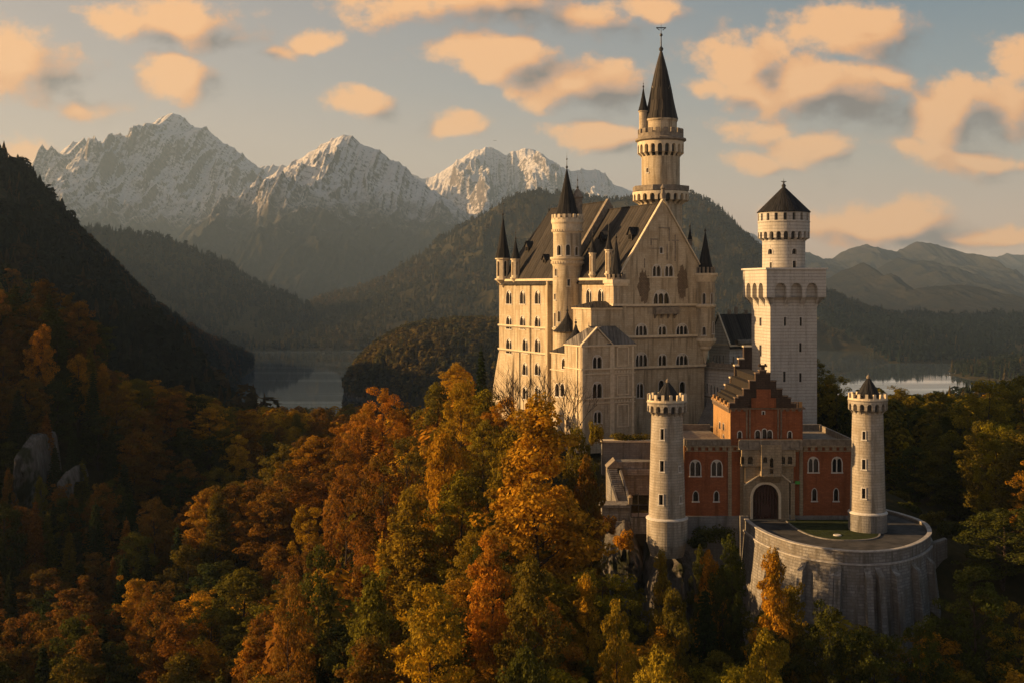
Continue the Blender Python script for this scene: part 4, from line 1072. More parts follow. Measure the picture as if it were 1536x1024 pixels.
for i in range(n): x = g0+(g1-g0)*(i+.5)/n; mb.box(x-.16, x+.16, 184.84, 184.89, z(776), arch_z(gate, x)-.05)
for zz_ in (z(772), z(755), z(738)): mb.box(g0, g1, 184.8, 184.838, zz_, zz_+.14)
mb.box(c_-.7, c_+.7, 184.76, 184.799, z(774), z(756)); mb.build('door_boards', 'wood', gd)
mb = MB(); mb.box(gx(1192), gx(1199), 184.6, 184.9, z(725), z(720.5)); o = mb.build('wall_sign', 'green', None, label='small green sign on the brick right of the gateway', cat='sign')

# ------------------------------------------------------------------ gate towers
def gate_tower(px, D, rt, rb, rB, ytop, yc0, yband, ybot, lab, wins, taper=False, ysp=563):
    x = (px-768)/F*D; z = zD(D); pr = lambda p: p/F*D
    e = empty('gate_tower', (x, D, z(ybot)), lab, 'tower', None)
    c = Cyl(x, D, pr(rb), z(yband), pr(rt), z(yc0-14))
    hs = [rhole(c, c.sx(wx), z(y1), z(y0), w_, 1, 0) for wx, y0, y1, w_ in wins]
    mb = MB(); wall(mb, c, -PI, PI, z(yband), z(yc0-14), hs, ds=PI/32)
    b_ = mb.build('tower_wall', 'towerst', e)
    for h in hs: window(e, c, h, hood=.12, name='slit_window')
    mb = MB(); prof = [(pr(rB), z(yband)), (pr(rB), z(yband)+.0), (pr(rb), z(yband)+.25)]
    if taper: prof = [(pr(rB*.80), z(ybot)), (pr(rB*.99), z(ybot-20)), (pr(rB), z(yband+18)), (pr(rB), z(yband))]
    else: prof = [(pr(rB*1.02), z(ybot)-2), (pr(rB), z(yband))]
    mb.lathe(x, D, prof, 48); mb.build('tower_foot', 'grey' if not taper else 'towerst', e)
    mb = MB(); mb.lathe(x, D, [(pr(rB), z(yband)), (pr(rB+1), z(yband)+.05), (pr(rB+1), z(yband-2)), (pr(rb), z(yband-4))], 48); mb.build('string_course', 'wtrim', e)
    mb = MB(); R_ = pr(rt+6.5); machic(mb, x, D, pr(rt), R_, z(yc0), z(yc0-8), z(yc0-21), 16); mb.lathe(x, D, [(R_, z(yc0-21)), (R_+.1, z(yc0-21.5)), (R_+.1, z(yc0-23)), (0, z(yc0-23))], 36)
    mb.build('corbel_arcade', 'towerst', e); MACH.pop().build('arcade_shade_back', 'dark', e)
    mb = MB(); merlons(mb, x, D, R_, z(yc0-23), z(ytop), 15, .34, .35); mb.lathe(x, D, [(R_, z(yc0-23)), (R_, z(yc0-25.5)), (R_-.35, z(yc0-25.5)), (R_-.35, z(yc0-23))], 36)
    mb.build('battlement', 'trim', e)
    mb = MB(); mb.lathe(x, D, [(pr(16.5), z(yc0-23)), (pr(16.5), z(yc0-28))], 12); o = mb.build('cap_drum', 'trimdark', e)
    mb = MB(); mb.lathe(x+.1, D, [(pr(19), z(yc0-27)), (pr(15), z(yc0-34)), (pr(8), z((yc0-30+ysp)/2-2)), (pr(2.2), z(ysp+4)), (0, z(ysp))], 10, phase=.2); r_ = mb.build('cone_roof', 'spire', o)
    mb = MB(); finial(mb, x+.1, D, z(ysp+4), .9, .12); mb.build('finial', 'trimdark', r_)
    return x, D
gate_tower(1000.5, 181, 23, 27.5, 30.5, 590, 624, 777, 832, 'round stone gate tower with tapered foot standing above the cliff',
    [(993, 640, 656, .55), (993, 687, 703, .6), (1019, 696, 704, .3), (992, 737, 752, .6), (1019.5, 740, 750, .3)], True, 569)
gate_tower(1301.5, 177, 22, 26, 28, 589, 621, 768.5, 808, 'round stone gate tower standing on the paved terrace of the bastion',
    [(1296, 644, 656, .45), (1296, 685.5, 700, .5), (1296, 728, 743, .5)], False, 563)

# ------------------------------------------------------------------ stair-stepped wall beside the square tower
D = 203.5; sg = empty('stepped_wall', (gx(1105, D), D, -33), 'dark brick wall with stair-stepped top, left of the white square tower', 'wall')
steps = [(1086, 592), (1088.5, 578), (1096, 567), (1102.5, 549), (1108.5, 539), (1116, 520.5), (1128, 520.5)]
mb = MB(); cp = MB(); k = D/F
for (a, ya), (b_, yb) in zip(steps, steps[1:]):
    mb.box((a-768)*k, (b_-768)*k, D, D+1.1, -35, (430-ya)*k); cp.box((a-769)*k, (b_-767.6)*k, D-.18, D+1.25, (430-ya)*k+.01, (430-ya)*k+.25)
mb.build('stepped_wall_body', 'steps', sg); cp.build('coping', 'trim', sg)

# ------------------------------------------------------------------ courtyard wing and chapel-like house right of the palace
kw = empty('courtyard_wing', (43, 236, -33), 'low pale wing with a row of narrow arched windows, between palace and gatehouse', 'wing')
a, b_ = Vector((gx(1046, 237), 237, 0)), Vector((gx(1112, 228), 228, 0)); e = (b_-a).normalized(); n_ = Vector((-e.y, e.x, 0)); n_ = n_ if n_.x < 0 else -n_
KP = Plane(a, e, n_); L = (b_-a).length
zt = (430-549)/F*237; zb = (430-592)/F*237
hs = []
for px in (1057, 1061, 1067, 1072, 1076.5, 1082): hs.append(hole(KP, px, 573+(px-1057)*.35, 588+(px-1057)*.35, 2.4, 1, 1, depth=.6))
mb = MB(); wall(mb, KP, -2, L, -36, zt, hs); mb.face([KP(-2, zt), KP(L, zt), KP(L, zt, 6), KP(-2, zt, 6)]); mb.face([KP(L, zt), KP(L, -36), KP(L, -36, 8), KP(L, zt, 8)])
mb.build('wing_wall', 'white', kw)
for h in hs: window(kw, KP, h, hood=.1, sill=False)
mb = MB(); band(mb, KP, -2, L, zt-.4, .35, .3); band(mb, KP, -2, L, zb-.2, .3, .25); mb.obox(KP(-2, zt, .1), e*(L+2), n_*-.3, (0, 0, .9))
for k in range(9): s_ = 1+k*2.6; mb.obox(KP(s_, zt+.9, .1), e*.5, n_*-.3, (0, 0, .35))
mb.build('string_course', 'trimdark', kw)
# sloping buttress of masonry under the wing
mb = MB()
mb.prism([KP(3, zb-.5, 0), KP(3, -36, 0), KP(3, -36, -9)], e*(L-3)); mb.build('sloped_footing', 'grey', kw)

hs_ = empty('gabled_house', (48, 248, -24), 'pale gabled building with dark roof, behind the white square tower', 'house')
TA = R(35); H1 = Vector((cos(TA), sin(TA), 0)); H2 = Vector((-sin(TA), cos(TA), 0)); HO = Pt(1094, 430, 240); HO.z = 0
HFp = Plane(HO, H1, -H2); HSp = Plane(HO, H2, -H1); ze = (430-516)/F*240; zr = (430-472)/F*243; Ld = 5.9; Lw = 14
hh1 = [hole(HSp, px, 532, 545, 2.1, 1, 1) for px in (1070, 1075, 1080, 1085.5)]
hh2 = [rhole(HFp, 1.2+1.6*k, ze-5, ze-2.5, .5, 1, 1) for k in range(4)]
mb = MB(); wall(mb, HSp, 0, Ld, -30, ze, hh1); wall(mb, HSp, 0, Ld, ze, zr, top=lambda s: zr-abs(s-Ld/2)*(zr-ze)/(Ld/2), breaks=[Ld/2]); wall(mb, HFp, 0, Lw, -30, ze, hh2)
mb.build('house_wall', 'white', hs_)
for h in hh1: window(hs_, HSp, h, hood=.1, sill=False)
for h in hh2: window(hs_, HFp, h, hood=.1, sill=False)
mb = MB(); hw = lambda u, v, z: HO+H1*u+H2*v+Vector((0, 0, z)); k = (zr-ze)/(Ld/2)
mb.face([hw(-.3, -.5, ze-.5*k), hw(Lw, -.5, ze-.5*k), hw(Lw, Ld/2, zr+.1), hw(-.3, Ld/2, zr+.1)], [(0, 0), (Lw, 0), (Lw, 8), (0, 8)]); mb.face([hw(-.3, Ld+.5, ze-.5*k), hw(Lw, Ld+.5, ze-.5*k), hw(Lw, Ld/2, zr+.1), hw(-.3, Ld/2, zr+.1)], [(0, 0), (Lw, 0), (Lw, 8), (0, 8)])
mb.build('house_roof', 'roof', hs_)
mb = MB()
for s0, s1 in ((0, 1), (1, 0)):
    A = hw(-.4, -.4 if s0 == 0 else Ld+.4, ze-.3); B = hw(-.4, Ld/2, zr+.2); mb.obox(A, B-A, H1*.4, Vector((0, 0, .32)))
mb.obox(hw(-.3, -.3, ze-.5), H1*Lw, -H2*.25, (0, 0, .4)); mb.obox(hw(-.3, 0, ze-.3), -H1*.2, H2*Ld, (0, 0, .3)); mb.build('gable_coping', 'trim', hs_)
mb = MB(); p = hw(1.5, -.6, ze+.3); mb.tube(p, p+H1*14, .55, .55, 12)
for k in range(8): q = p+H1*(.4+k*1.8); mb.tube(q, q+H1*.25, .66, .66, 12)
mb.build('roof_vent_duct', 'trimdark', hs_)
mb = MB()
for k_, hh in ((3, 1.0), (5, 1.6), (8, .9), (11, 1.2)): q = hw(k_, Ld/2, zr); mb.box(q.x-.3, q.x+.3, q.y-.3, q.y+.3, q.z, q.z+hh)
mb.build('chimney', 'trimdark', hs_)
# lean-to with blue slate roof right of the square tower
lt = empty('slate_outbuilding', (gx(1225, 208), 208, -34), 'low outbuilding with blue slate roof at the foot of the square tower', 'outbuilding')
mb = MB(); x0, x1 = gx(1190, 207), gx(1262, 207); zw = (430-652)/F*207
wall(mb, Plane((0, 207), (1, 0), (0, -1)), x0, x1, -36, zw); wall(mb, Plane((x1, 207), (0, 1), (1, 0)), 0, 8, -36, zw); mb.build('outbuilding_wall', 'grey', lt)
mb = MB(); zr_ = (430-634)/F*213
mb.face([(x0, 206.6, zw), (x1+.4, 206.6, zw), (x1-4, 211.5, zr_), (x0, 211.5, zr_)], [(0, 0), (9, 0), (6, 6), (0, 6)]); mb.face([(x1+.4, 206.6, zw), (x1+.4, 215.5, zw), (x1-4, 211.5, zr_)]); mb.face([(x0, 215.5, zw), (x1+.4, 215.5, zw), (x1-4, 211.5, zr_), (x0, 211.5, zr_)])
mb.build('outbuilding_roof', 'broof', lt)

# ------------------------------------------------------------------ round bastion with its terrace
ZT = -36.6
rim = [(1116.5, 776), (1124, 783), (1140, 793.5), (1165, 804.5), (1200, 815), (1250, 823), (1300, 826), (1345, 822.5), (1375, 814), (1392, 804), (1396.5, 796), (1391, 785), (1375, 776.5), (1352, 769), (1335, 764.5), (1325, 762)]
rp = [Vector(((px-768)*(ZT/(430-py)), F*(ZT/(430-py)), 0)) for px, py in rim]
def crom(P, n):
    out = []
    for i in range(len(P)-1):
        p0, p1, p2, p3 = P[max(0, i-1)], P[i], P[i+1], P[min(len(P)-1, i+2)]
        for k in range(n):
            t_ = k/n; out.append(.5*((2*p1)+(p2-p0)*t_+(2*p0-5*p1+4*p2-p3)*t_*t_+(3*p1-p0-3*p2+p3)*t_**3))
    out.append(P[-1]); return out
rc_ = crom(rp, 6); N = len(rc_)
nr = []
for i in range(N):
    t_ = (rc_[min(N-1, i+1)]-rc_[max(0, i-1)]).normalized(); nr.append(Vector((t_.y, -t_.x, 0)))
arc = [0]
for i in range(1, N): arc.append(arc[-1]+(rc_[i]-rc_[i-1]).length)
bs = empty('bastion', (49, 175, -60), 'round grey retaining bastion with buttresses and parapet, carrying the forecourt', 'bastion')
def ringstrip(mb, o0, z0, o1, z1, i0=0, i1=None):
    for i in range(i0, (i1 or N)-1):
        L = math.hypot(o1-o0, z1-z0)
        mb.face([rc_[i]+nr[i]*o0+Vector((0, 0, z0)), rc_[i+1]+nr[i+1]*o0+Vector((0, 0, z0)), rc_[i+1]+nr[i+1]*o1+Vector((0, 0, z1)), rc_[i]+nr[i]*o1+Vector((0, 0, z1))],
            [(arc[i], z0), (arc[i+1], z0), (arc[i+1], z1), (arc[i], z1)])
mb = MB(); ringstrip(mb, 2.3, -63, .12, ZT-1.9); ringstrip(mb, 0, ZT-1.9, 0, ZT-.16); mb.build('bastion_wall', 'bastion', bs)
mb = MB(); ringstrip(mb, -.45, ZT-.7, -.45, ZT-.16); mb.build('parapet_inside', 'bastion', bs)
mb = MB(); ringstrip(mb, .12, ZT-.16, .12, ZT); ringstrip(mb, .12, ZT, -.55, ZT); ringstrip(mb, -.55, ZT, -.55, ZT-.16); ringstrip(mb, .0, ZT-.16, .12, ZT-.16)
ringstrip(mb, .02, ZT-1.75, .3, ZT-1.75); ringstrip(mb, .3, ZT-1.75, .3, ZT-1.98); ringstrip(mb, .3, ZT-1.98, .12, ZT-1.98); mb.build('parapet_coping', 'bcop', bs)
ex = lambda px: min(range(N), key=lambda i: abs(768+F*rc_[i].x/rc_[i].y-px)+(1000 if rc_[i].y > 178 and px > 1250 else 0))
for px, w_ in ((1207, .9), (1246, .7), (1262, .9), (1303, .9), (1316, .9), (1341, 1.0), (1368, 1.0), (1388, .9)):
    i = ex(px); c = rc_[i]; n_ = nr[i]; t_ = Vector((-n_.y, n_.x, 0)); mb = MB()
    prof = [(.1, ZT-2.2), (.5, ZT-2.8), (1.25, ZT-3.4), (4.0, -62), (2.0, -62)]
    mb.prism([c+n_*o+Vector((0, 0, z_))-t_*w_/2 for o, z_ in prof], t_*w_); mb.build('buttress', 'bastion', bs)
# terrace: asphalt drive, kerb, grass island
def sheet(mb, P, z): c = sum(P, Vector())/len(P); [mb.face([c+Vector((0, 0, z)), P[i]+Vector((0, 0, z)), P[(i+1) % len(P)]+Vector((0, 0, z))]) for i in range(len(P))]
ZR = ZT-.5
mb = MB(); inner = [rc_[i]-nr[i]*.45 for i in range(N)]
base_ = [Vector((58, 190, 0)), Vector((57, 196, 0)), Vector((35.5, 186, 0)), Vector((35.5, 184.5, 0))]
poly = inner+[Vector((62, 192, 0)), Vector((54, 192, 0)), Vector((53, 185, 0)), Vector((40, 185, 0))]
sheet(mb, poly, ZR); tr_ = mb.build('forecourt_drive', 'asph', None, kind='structure')
isl = [(1178, 779), (1215, 775), (1262, 778), (1304, 789), (1318, 801), (1306, 808), (1265, 810), (1225, 805), (1196, 793)]
ip = [Vector(((px-768)*(ZR/(430-py)), F*(ZR/(430-py)), 0)) for px, py in isl]; ip = crom(ip+[ip[0]], 4)[:-1]
mb = MB(); sheet(mb, ip, ZR+.13); 
for i in range(len(ip)): a, b_ = ip[i], ip[(i+1) % len(ip)]; mb.face([a+Vector((0, 0, ZR)), b_+Vector((0, 0, ZR)), b_+Vector((0, 0, ZR+.13)), a+Vector((0, 0, ZR+.13))])
mb.build('grass_island', 'grass', None, kind='structure')
mb = MB()
for i in range(len(ip)):
    a, b_ = ip[i], ip[(i+1) % len(ip)]; c = sum(ip, Vector())/len(ip)
    oa, ob_ = a+(a-c).normalized()*.3, b_+(b_-c).normalized()*.3
    for z0_, z1_, p, q_ in ((ZR+.135, ZR+.135, a, b_), ): mb.face([a+Vector((0, 0, ZR+.136)), b_+Vector((0, 0, ZR+.136)), ob_+Vector((0, 0, ZR+.136)), oa+Vector((0, 0, ZR+.136))])
    mb.face([oa+Vector((0, 0, ZR)), ob_+Vector((0, 0, ZR)), ob_+Vector((0, 0, ZR+.136)), oa+Vector((0, 0, ZR+.136))])
mb.build('kerb', 'grey', None, kind='structure')
q = Vector(((1256-768)*(ZR/(430-803.5)), F*(ZR/(430-803.5)), ZR+.14))
mb = MB(); mb.lathe(q.x, q.y, [(.62, q.z-.05), (.6, q.z+.08), (.5, q.z+.12), (0, q.z+.12)], 14); mb.build('stone_cover', 'wtrim', None, label='pale round stone cover lying on the grass of the forecourt', cat='stone cover')
mb = MB(); a = Pt(1394, 806, 172); b_ = Pt(1421, 812, 176)
mb.obox(Vector((a.x, a.y, -44)), Vector((b_.x-a.x, b_.y-a.y, 0)), (0, 1.2, 0), (0, 0, 44-38.2)); o = mb.build('retaining_wall', 'bastion', None, label='short grey wall stub jutting out from the right side of the bastion', cat='wall')

# ------------------------------------------------------------------ terraces and walls between the cliff and the palace
tw = empty('terrace_wall', (gx(940, 205), 205, -45), 'grey terrace wall with a hedge behind it, left of the gate tower near the palace', 'wall')
def pxbox(mb, x0, x1, y0, y1, D, th): mb.box((x0-768)/F*D, (x1-768)/F*D, D, D+th, (430-y1)/F*D, (430-y0)/F*D)
mb = MB(); pxbox(mb, 903, 985, 663, 712, 205, 2); mb.build('upper_wall', 'grey', tw)
mb = MB(); pxbox(mb, 902, 985, 660.5, 663, 204.8, 2.4); mb.build('coping', 'trim', tw)
mb = MB(); pxbox(mb, 925, 985, 692, 742, 199, 3); pxbox(mb, 930, 985, 703, 712, 198.5, .5); mb.build('middle_wall', 'bastion', tw)
mb = MB(); pxbox(mb, 911, 933, 700, 752, 199, 3); x0, x1 = (909.5-768)/F*199, (934.5-768)/F*199; z0, z1 = (430-701)/F*199, (430-689)/F*199
mb.prism([(x0, 198.6, z0), (x1, 198.6, z0), ((x0+x1)/2, 198.6, z1)], (0, 3.8, 0)); mb.build('stair_house', 'trimdark', tw)
mb = MB()
for px_ in (910, 929): A, B = Pt(px_, 712, 198.4), Pt(px_+14, 758, 192.5); mb.prism([A+Vector((0, 0, .9)), B+Vector((0, 0, .9)), B+Vector((0, 0, -1.5)), Vector((A.x, A.y, B.z-1.5))], (.35, 0, 0))
n = 16
for k in range(n):
    A, B = Pt(912, 703, 197.4), Pt(928, 752, 193); p = A+(B-A)*(k/n); mb.box(p.x, p.x+1.6, p.y-.3, p.y, p.z-.3, p.z)
mb.build('stair_flight', 'grey', tw)
mb = MB(); pxbox(mb, 900, 946, 757, 761, 189, 4); pxbox(mb, 903, 946, 761, 790, 189.6, 3); pxbox(mb, 946, 975, 774, 800, 189.2, 3); pxbox(mb, 908, 945, 782, 800, 189.0, 3.4)
mb.build('lower_wall', 'bastion', tw)
mb = MB()
for a, b_, yy in ((940, 974, 756.5), (946, 974, 775)):
    mb.tube(Pt(a, yy, 189), Pt(b_, yy, 189), .07, .07, 5)
for px in (946.5, 957.5, 973): mb.tube(Pt(px, 739 if px == 957.5 else 756, 189), Pt(px, 775, 189), .08, .08, 5)
mb.tube(Pt(952, 741, 189), Pt(958, 741, 189), .1, .1, 5)
mb.build('railing', 'dark', tw)
mb = MB(); p = Pt(945.5, 750, 190); mb.box(p.x-.3, p.x+.3, p.y-.3, p.y+.3, p.z-.7, p.z+.5); mb.lathe(p.x, p.y, [(.42, p.z+.5), (.3, p.z+.8), (0, p.z+1.0)], 8); mb.tube(p+Vector((0, 0, -2.6)), p+Vector((0, 0, -.7)), .08, .08, 6)
mb.build('lantern', 'tan', None, label='small stone lantern on the terrace wall beside the gate tower', cat='lantern')
mb = MB(); pxbox(mb, 1040, 1075, 640, 668, 205, 1); pxbox(mb, 1053, 1073, 650, 668, 200, 3); mb.build('courtyard_wall', 'tan', None, label='low courtyard wall behind the left gatehouse parapet', cat='wall')
# ================================================================== TERRAIN
def hash2(ix, iy, seed):
    h = (ix.astype(np.int64)*374761393+iy.astype(np.int64)*668265263+seed*1274126177) & 0xffffffff
    h = ((h ^ (h >> 13))*1274126177) & 0xffffffff
    return ((h ^ (h >> 16)) & 0xffff)/65535.0
def vnoise(x, y, seed=0):
    x0 = np.floor(x); y0 = np.floor(y); fx = x-x0; fy = y-y0
    fx = fx*fx*fx*(fx*(fx*6-15)+10); fy = fy*fy*fy*(fy*(fy*6-15)+10)
    a = hash2(x0, y0, seed); b = hash2(x0+1, y0, seed); c = hash2(x0, y0+1, seed); d = hash2(x0+1, y0+1, seed)
    return (a*(1-fx)+b*fx)*(1-fy)+(c*(1-fx)+d*fx)*fy
def fbm(x, y, oct=5, seed=0, gain=.5):
    s = 0; a = 1; t = 0
    for k in range(oct): s = s+a*vnoise(x*2**k+k*17.3, y*2**k+k*9.1, seed+k); t += a; a *= gain
    return s/t
def ridged(x, y, oct=6, seed=0, gain=.5):
    s = 0; a = 1; t = 0; wt = 1
    for k in range(oct):
        n = 1-np.abs(2*vnoise(x*2**k+k*13.7, y*2**k+k*5.3, seed+k)-1); n = n*n*wt
        s = s+a*n; t += a; a *= gain; wt = np.clip(n*1.6, 0, 1)
    return s/t
CP = np.array([(-8,275,-32),(0,250,-30.5),(10,225,-31),(20,212,-30),(35,225,-30),(50,240,-31),(60,262,-34),(30,262,-30),(10,262,-30),(-25,250,-46),(-35,280,-58),(-17,225,-45),
 (-4,185,-46),(3,150,-47),(8,185,-42),(12,200,-36),(0,120,-58),(-14,150,-54),(-8,115,-54),(-8,90,-60),(-40,150,-68),(-45,200,-70),(-30,190,-60),(-40,300,-74),(-60,400,-72),(-30,450,-68),(0,480,-72),(-100,460,-66),
 (-150,480,-58),(-50,620,-105),(0,700,-135),(-50,900,-175),(100,700,-120),(50,900,-175),(-130,280,-20),(-102,290,-36),(-75,255,-66),(-120,300,-16),(-90,330,-46),(-80,200,-68),(-80,160,-68),(-60,130,-68),(-128,264,-31),(-112,262,-35),(-104,244,-60),(-98,262,-50),(-150,400,-48),(-190,400,-30),(-110,420,-55),
 (-60,95,-66),(-110,120,-60),(49,157,-58),(35,156,-56),(66,165,-56),(72,178,-40.5),(77,186,-39.5),(64.5,177,-39.8),(68,177,-40.4),(63,181,-39.2),(66.5,174.5,-40.6),(68,170,-44),(75,195,-41),(90,212,-46),(49,172,-50),(44,182,-42),(39,185,-44),(33,172,-61),(28,160,-64),(24,172,-62),(15,174,-60),(24,192,-43),(24,179,-62),(16,181,-60),(31,179,-60),(18,186,-42),
 (20,140,-60),(40,128,-62),(60,140,-64),(82,150,-62),(0,90,-62),(30,90,-66),(60,100,-70),(-50,100,-72),(-30,60,-75),(40,60,-82),(19,150,-56),(31,140,-57),(105,280,-45),(90,240,-46),(130,330,-46),(125,220,-50),(100,160,-60),(90,125,-68),(140,190,-54),
 (200,400,-62),(150,500,-82),(200,700,-120),(300,500,-76),(100,500,-95),(60,300,-44),(20,320,-52),(60,350,-62),(0,350,-64),(50,420,-78),(260,640,-88),(370,800,-84),(150,900,-170),(200,1100,-170),(0,1100,-172),(-150,1000,-172),(-120,700,-140),
 (30,200,-35),(45,205,-35),(55,215,-34),(40,190,-36.5),(52,190,-36.5),(62,205,-37),(-200,300,10),(-250,480,0),(-250,700,-30),(420,900,-100),(500,600,-50),(500,300,-40),(250,250,-48),(200,150,-60),(-200,60,-50),(-120,60,-62),(0,30,-90),(250,60,-80),(400,1200,-170),(-300,1300,-172)], float)
crestY = np.array([200, 310, 450, 600, 800, 1000, 1080, 1150, 1300, 1450, 1650, 1900, 2100, 2330, 2420])
crestX = np.array([-400, -430, -430, -420, -430, -441, -440, -442, -462, -474, -491, -511, -510, -527, -540])
crestZ = np.array([27, 31, 50, 75, 100, 106, 70, 48, 22, -14, -52, -92, -122, -152, -175])  # unseen near end of the crest, height set to shade the valley wood
crestK = np.array([.42, .42, .5, .62, .9, 1.15, 1.2, 1.2, 1.2, 1.15, 1.1, 1.0, .9, .8, .8])
def ground(x, y):
    x = np.asarray(x, float); y = np.asarray(y, float); shp = np.broadcast(x, y).shape
    x = np.broadcast_to(x, shp).ravel(); y = np.broadcast_to(y, shp).ravel()
    num = np.zeros_like(x); den = np.zeros_like(x)
    for cx, cy, cz in CP:
        s = max(7.0, .035*cy); w_ = 1/((x-cx)**2+(y-cy)**2+s*s)**2
        num += w_*cz; den += w_
    z = num/den
    z = z+(fbm(x/28, y/28, 4, 3)-.5)*5*np.clip((np.hypot(x-35, (y-215)*.8)-45)/60, 0, 1)
    far = np.clip((y-950)/250, 0, 1); z = z*(1-far)+np.minimum(z, -172)*far
    cx = np.interp(y, crestY, crestX); cz = np.interp(y, crestY, crestZ); ck = np.interp(y, crestY, crestK)
    d = x-cx; rough = (fbm(x/70, y/70, 5, 8)-.5)*22*np.clip(np.abs(d)/60, 0, 1)
    hz = cz-np.where(d > 0, ck*np.sqrt(d*d+100)-ck*10, -d*.35)+rough
    hz = np.where(y > 2420, -180, hz); 
    z = np.maximum(z, hz)
    def dome(z, x0, y0, rxl, rxr, ry, zt, seed, bot=-178, pw_=.55):
        rx = np.where(x < x0, rxl, rxr); r = ((x-x0)/rx)**2+((y-y0)/ry)**2
        h = bot+(zt-bot)*np.clip(1-r, 0, 1)**pw_+(fbm(x/60, y/60, 4, seed)-.5)*16*(r < 1)
        return np.maximum(z, h)
    z = dome(z, -85, 1700, 165, 420, 230, -62, 21)
    z = dome(z, 1120, 1950, 430, 500, 330, -122, 25)
    z = dome(z, 830, 1180, 330, 400, 260, -88, 22)
    return z.reshape(shp)
def sheetmesh(name, X, Y, Z, m, kind='structure', par=None):
    ny, nx = X.shape; me = bpy.data.meshes.new(name)
    V = np.stack([X, Y, Z], -1).reshape(-1, 3).astype(np.float32)
    i = np.arange(ny-1)[:, None]*nx+np.arange(nx-1)[None]; Fc = np.stack([i, i+1, i+nx+1, i+nx], -1).reshape(-1, 4)
    rawmesh(me, V, Fc); me.materials.append(M[m]); me.polygons.foreach_set('use_smooth', np.ones(len(Fc), bool))
    o = bpy.data.objects.new(name, me); COL.objects.link(o); o['kind'] = kind; return o
def rawmesh(me, V, Fc):
    n, k = Fc.shape
    me.vertices.add(len(V)); me.vertices.foreach_set('co', V.astype(np.float32).ravel())
    me.loops.add(n*k); me.loops.foreach_set('vertex_index', Fc.astype(np.int32).ravel())
    me.polygons.add(n); me.polygons.foreach_set('loop_start', (np.arange(n)*k).astype(np.int32)); me.polygons.foreach_set('loop_total', np.full(n, k, np.int32))
    me.update(calc_edges=True)
def spaced(breaks):
    out = [breaks[0][0]]
    for (a, st), (b, _) in zip(breaks, breaks[1:]):
        n = max(1, int((b-a)/st)); out += list(a+(b-a)*(np.arange(1, n+1))/n)
    return np.array(out)
gxs = spaced([(-1500, 40), (-700, 12), (-250, 5), (-130, 3), (140, 5), (300, 10), (900, 30), (1700, 0)])
gys = spaced([(15, 4), (60, 3), (320, 5), (600, 9), (1200, 14), (2600, 0)])
X, Y = np.meshgrid(gxs, gys); Z = ground(X, Y)
sheetmesh('ground', X, Y, Z, 'floor')
mb = MB(); mb.face([(-5000, 700, -150), (6000, 700, -150), (6000, 5200, -150), (-5000, 5200, -150)]); mb.build('lake', 'water', None, kind='structure')
# the wide valley floor everything distant stands on
mb = MB(); mb.face([(-16000, -200, -181), (16000, -200, -181), (16000, 17000, -181), (-16000, 17000, -181)]); mb.build('valley_floor', 'floor', None, kind='structure')

def ridge(name, prof, D, Wd, base, nx, ny, m, rib=.15, ribx=300, riby=900, seed=0, back=.35, crestn=0.0, up=1.15, tree=0, spur=0):
    px = np.array([p[0] for p in prof], float); py = np.array([p[1] for p in prof], float)
    x = np.linspace(px[0], px[-1], nx); yy = np.interp(x, px, py)
    Xc = (x-768)/F*D; Zc = (430-yy)/F*D-tree
    if crestn: Zc = Zc+(fbm(Xc/110, Xc*0, 5, seed+50)-.5)*crestn*2.2+(ridged(Xc/65, Xc*0+3.3, 3, seed+51)-.4)*crestn*1.6
    t = np.concatenate([-np.linspace(back, 0, 8)[:-1], np.linspace(0, 1, ny)**.9])
    T, XX = np.meshgrid(t, Xc, indexing='ij'); ZC = np.broadcast_to(Zc, XX.shape)
    YY = D-Wd*T
    wob = (fbm(XX/(ribx*2.5), YY/(ribx*2.5), 3, seed+9)-.5)
    fall = np.where(T >= 0, np.clip(1-T, 0, 1)**up, 1+T*1.2)
    H = ZC-base
    prot = np.clip(np.abs(T)*5, 0, 1)
    r = ridged((XX+wob*ribx*1.2)/ribx, YY/riby, 6, seed)-.45
    r2 = ridged(XX/(ribx*.33)+wob*2, YY/(riby*.45), 5, seed+3)-.4
    r3 = ridged(XX/(ribx*.13)+wob, YY/(riby*.2), 4, seed+6)-.4
    ZZ = base+H*fall+prot*np.maximum(H, 60)*rib*.14*r3+prot*np.maximum(H, 60)*(rib*r+rib*.35*r2)*np.clip(fall*1.6, .15, 1)
    if spur: ZZ = ZZ+spur*H*prot*np.maximum(0, np.sin(XX/ribx/3+wob*6))*fall*(1-fall)
    # never let the near slope stand above the crest line as seen from the valley
    lim = ZC*(YY/D)-.004*np.abs(H)*prot
    ZZ = np.where(T > 0, np.minimum(ZZ, np.maximum(lim, base+5)), ZZ)
    o = sheetmesh(name, XX, YY, ZZ, m)
    return o, XX, YY, ZZ
M1 = [(-160,290),(-60,262),(0,250),(45,245),(60,240),(80,243),(100,225),(108,216),(118,214),(125,209),(132,214),(140,215),(150,224),(155,229),(165,225),(178,222),(188,214),(200,199),(208,193),(215,188),(224,187),(235,184),(243,178),(250,173),(262,169),(270,172),(275,174),(284,181),(290,188),(300,189),(310,193),(320,201),(330,213),(345,221),(352,224),(357,228),(366,236),(380,246),(400,262),(420,276),(450,300),(500,345),(560,400),(640,450)]
M2 = [(300,380),(340,330),(370,292),(400,264),(420,252),(432,251),(440,246),(450,237),(458,233),(466,227),(475,222),(482,213),(490,211),(500,207),(508,205),(515,202),(522,206),(530,209),(540,216),(552,219),(565,226),(575,234),(590,243),(602,250),(610,256),(625,268),(640,280),(655,288),(670,300),(700,320),(740,355),(800,405),(850,440)]
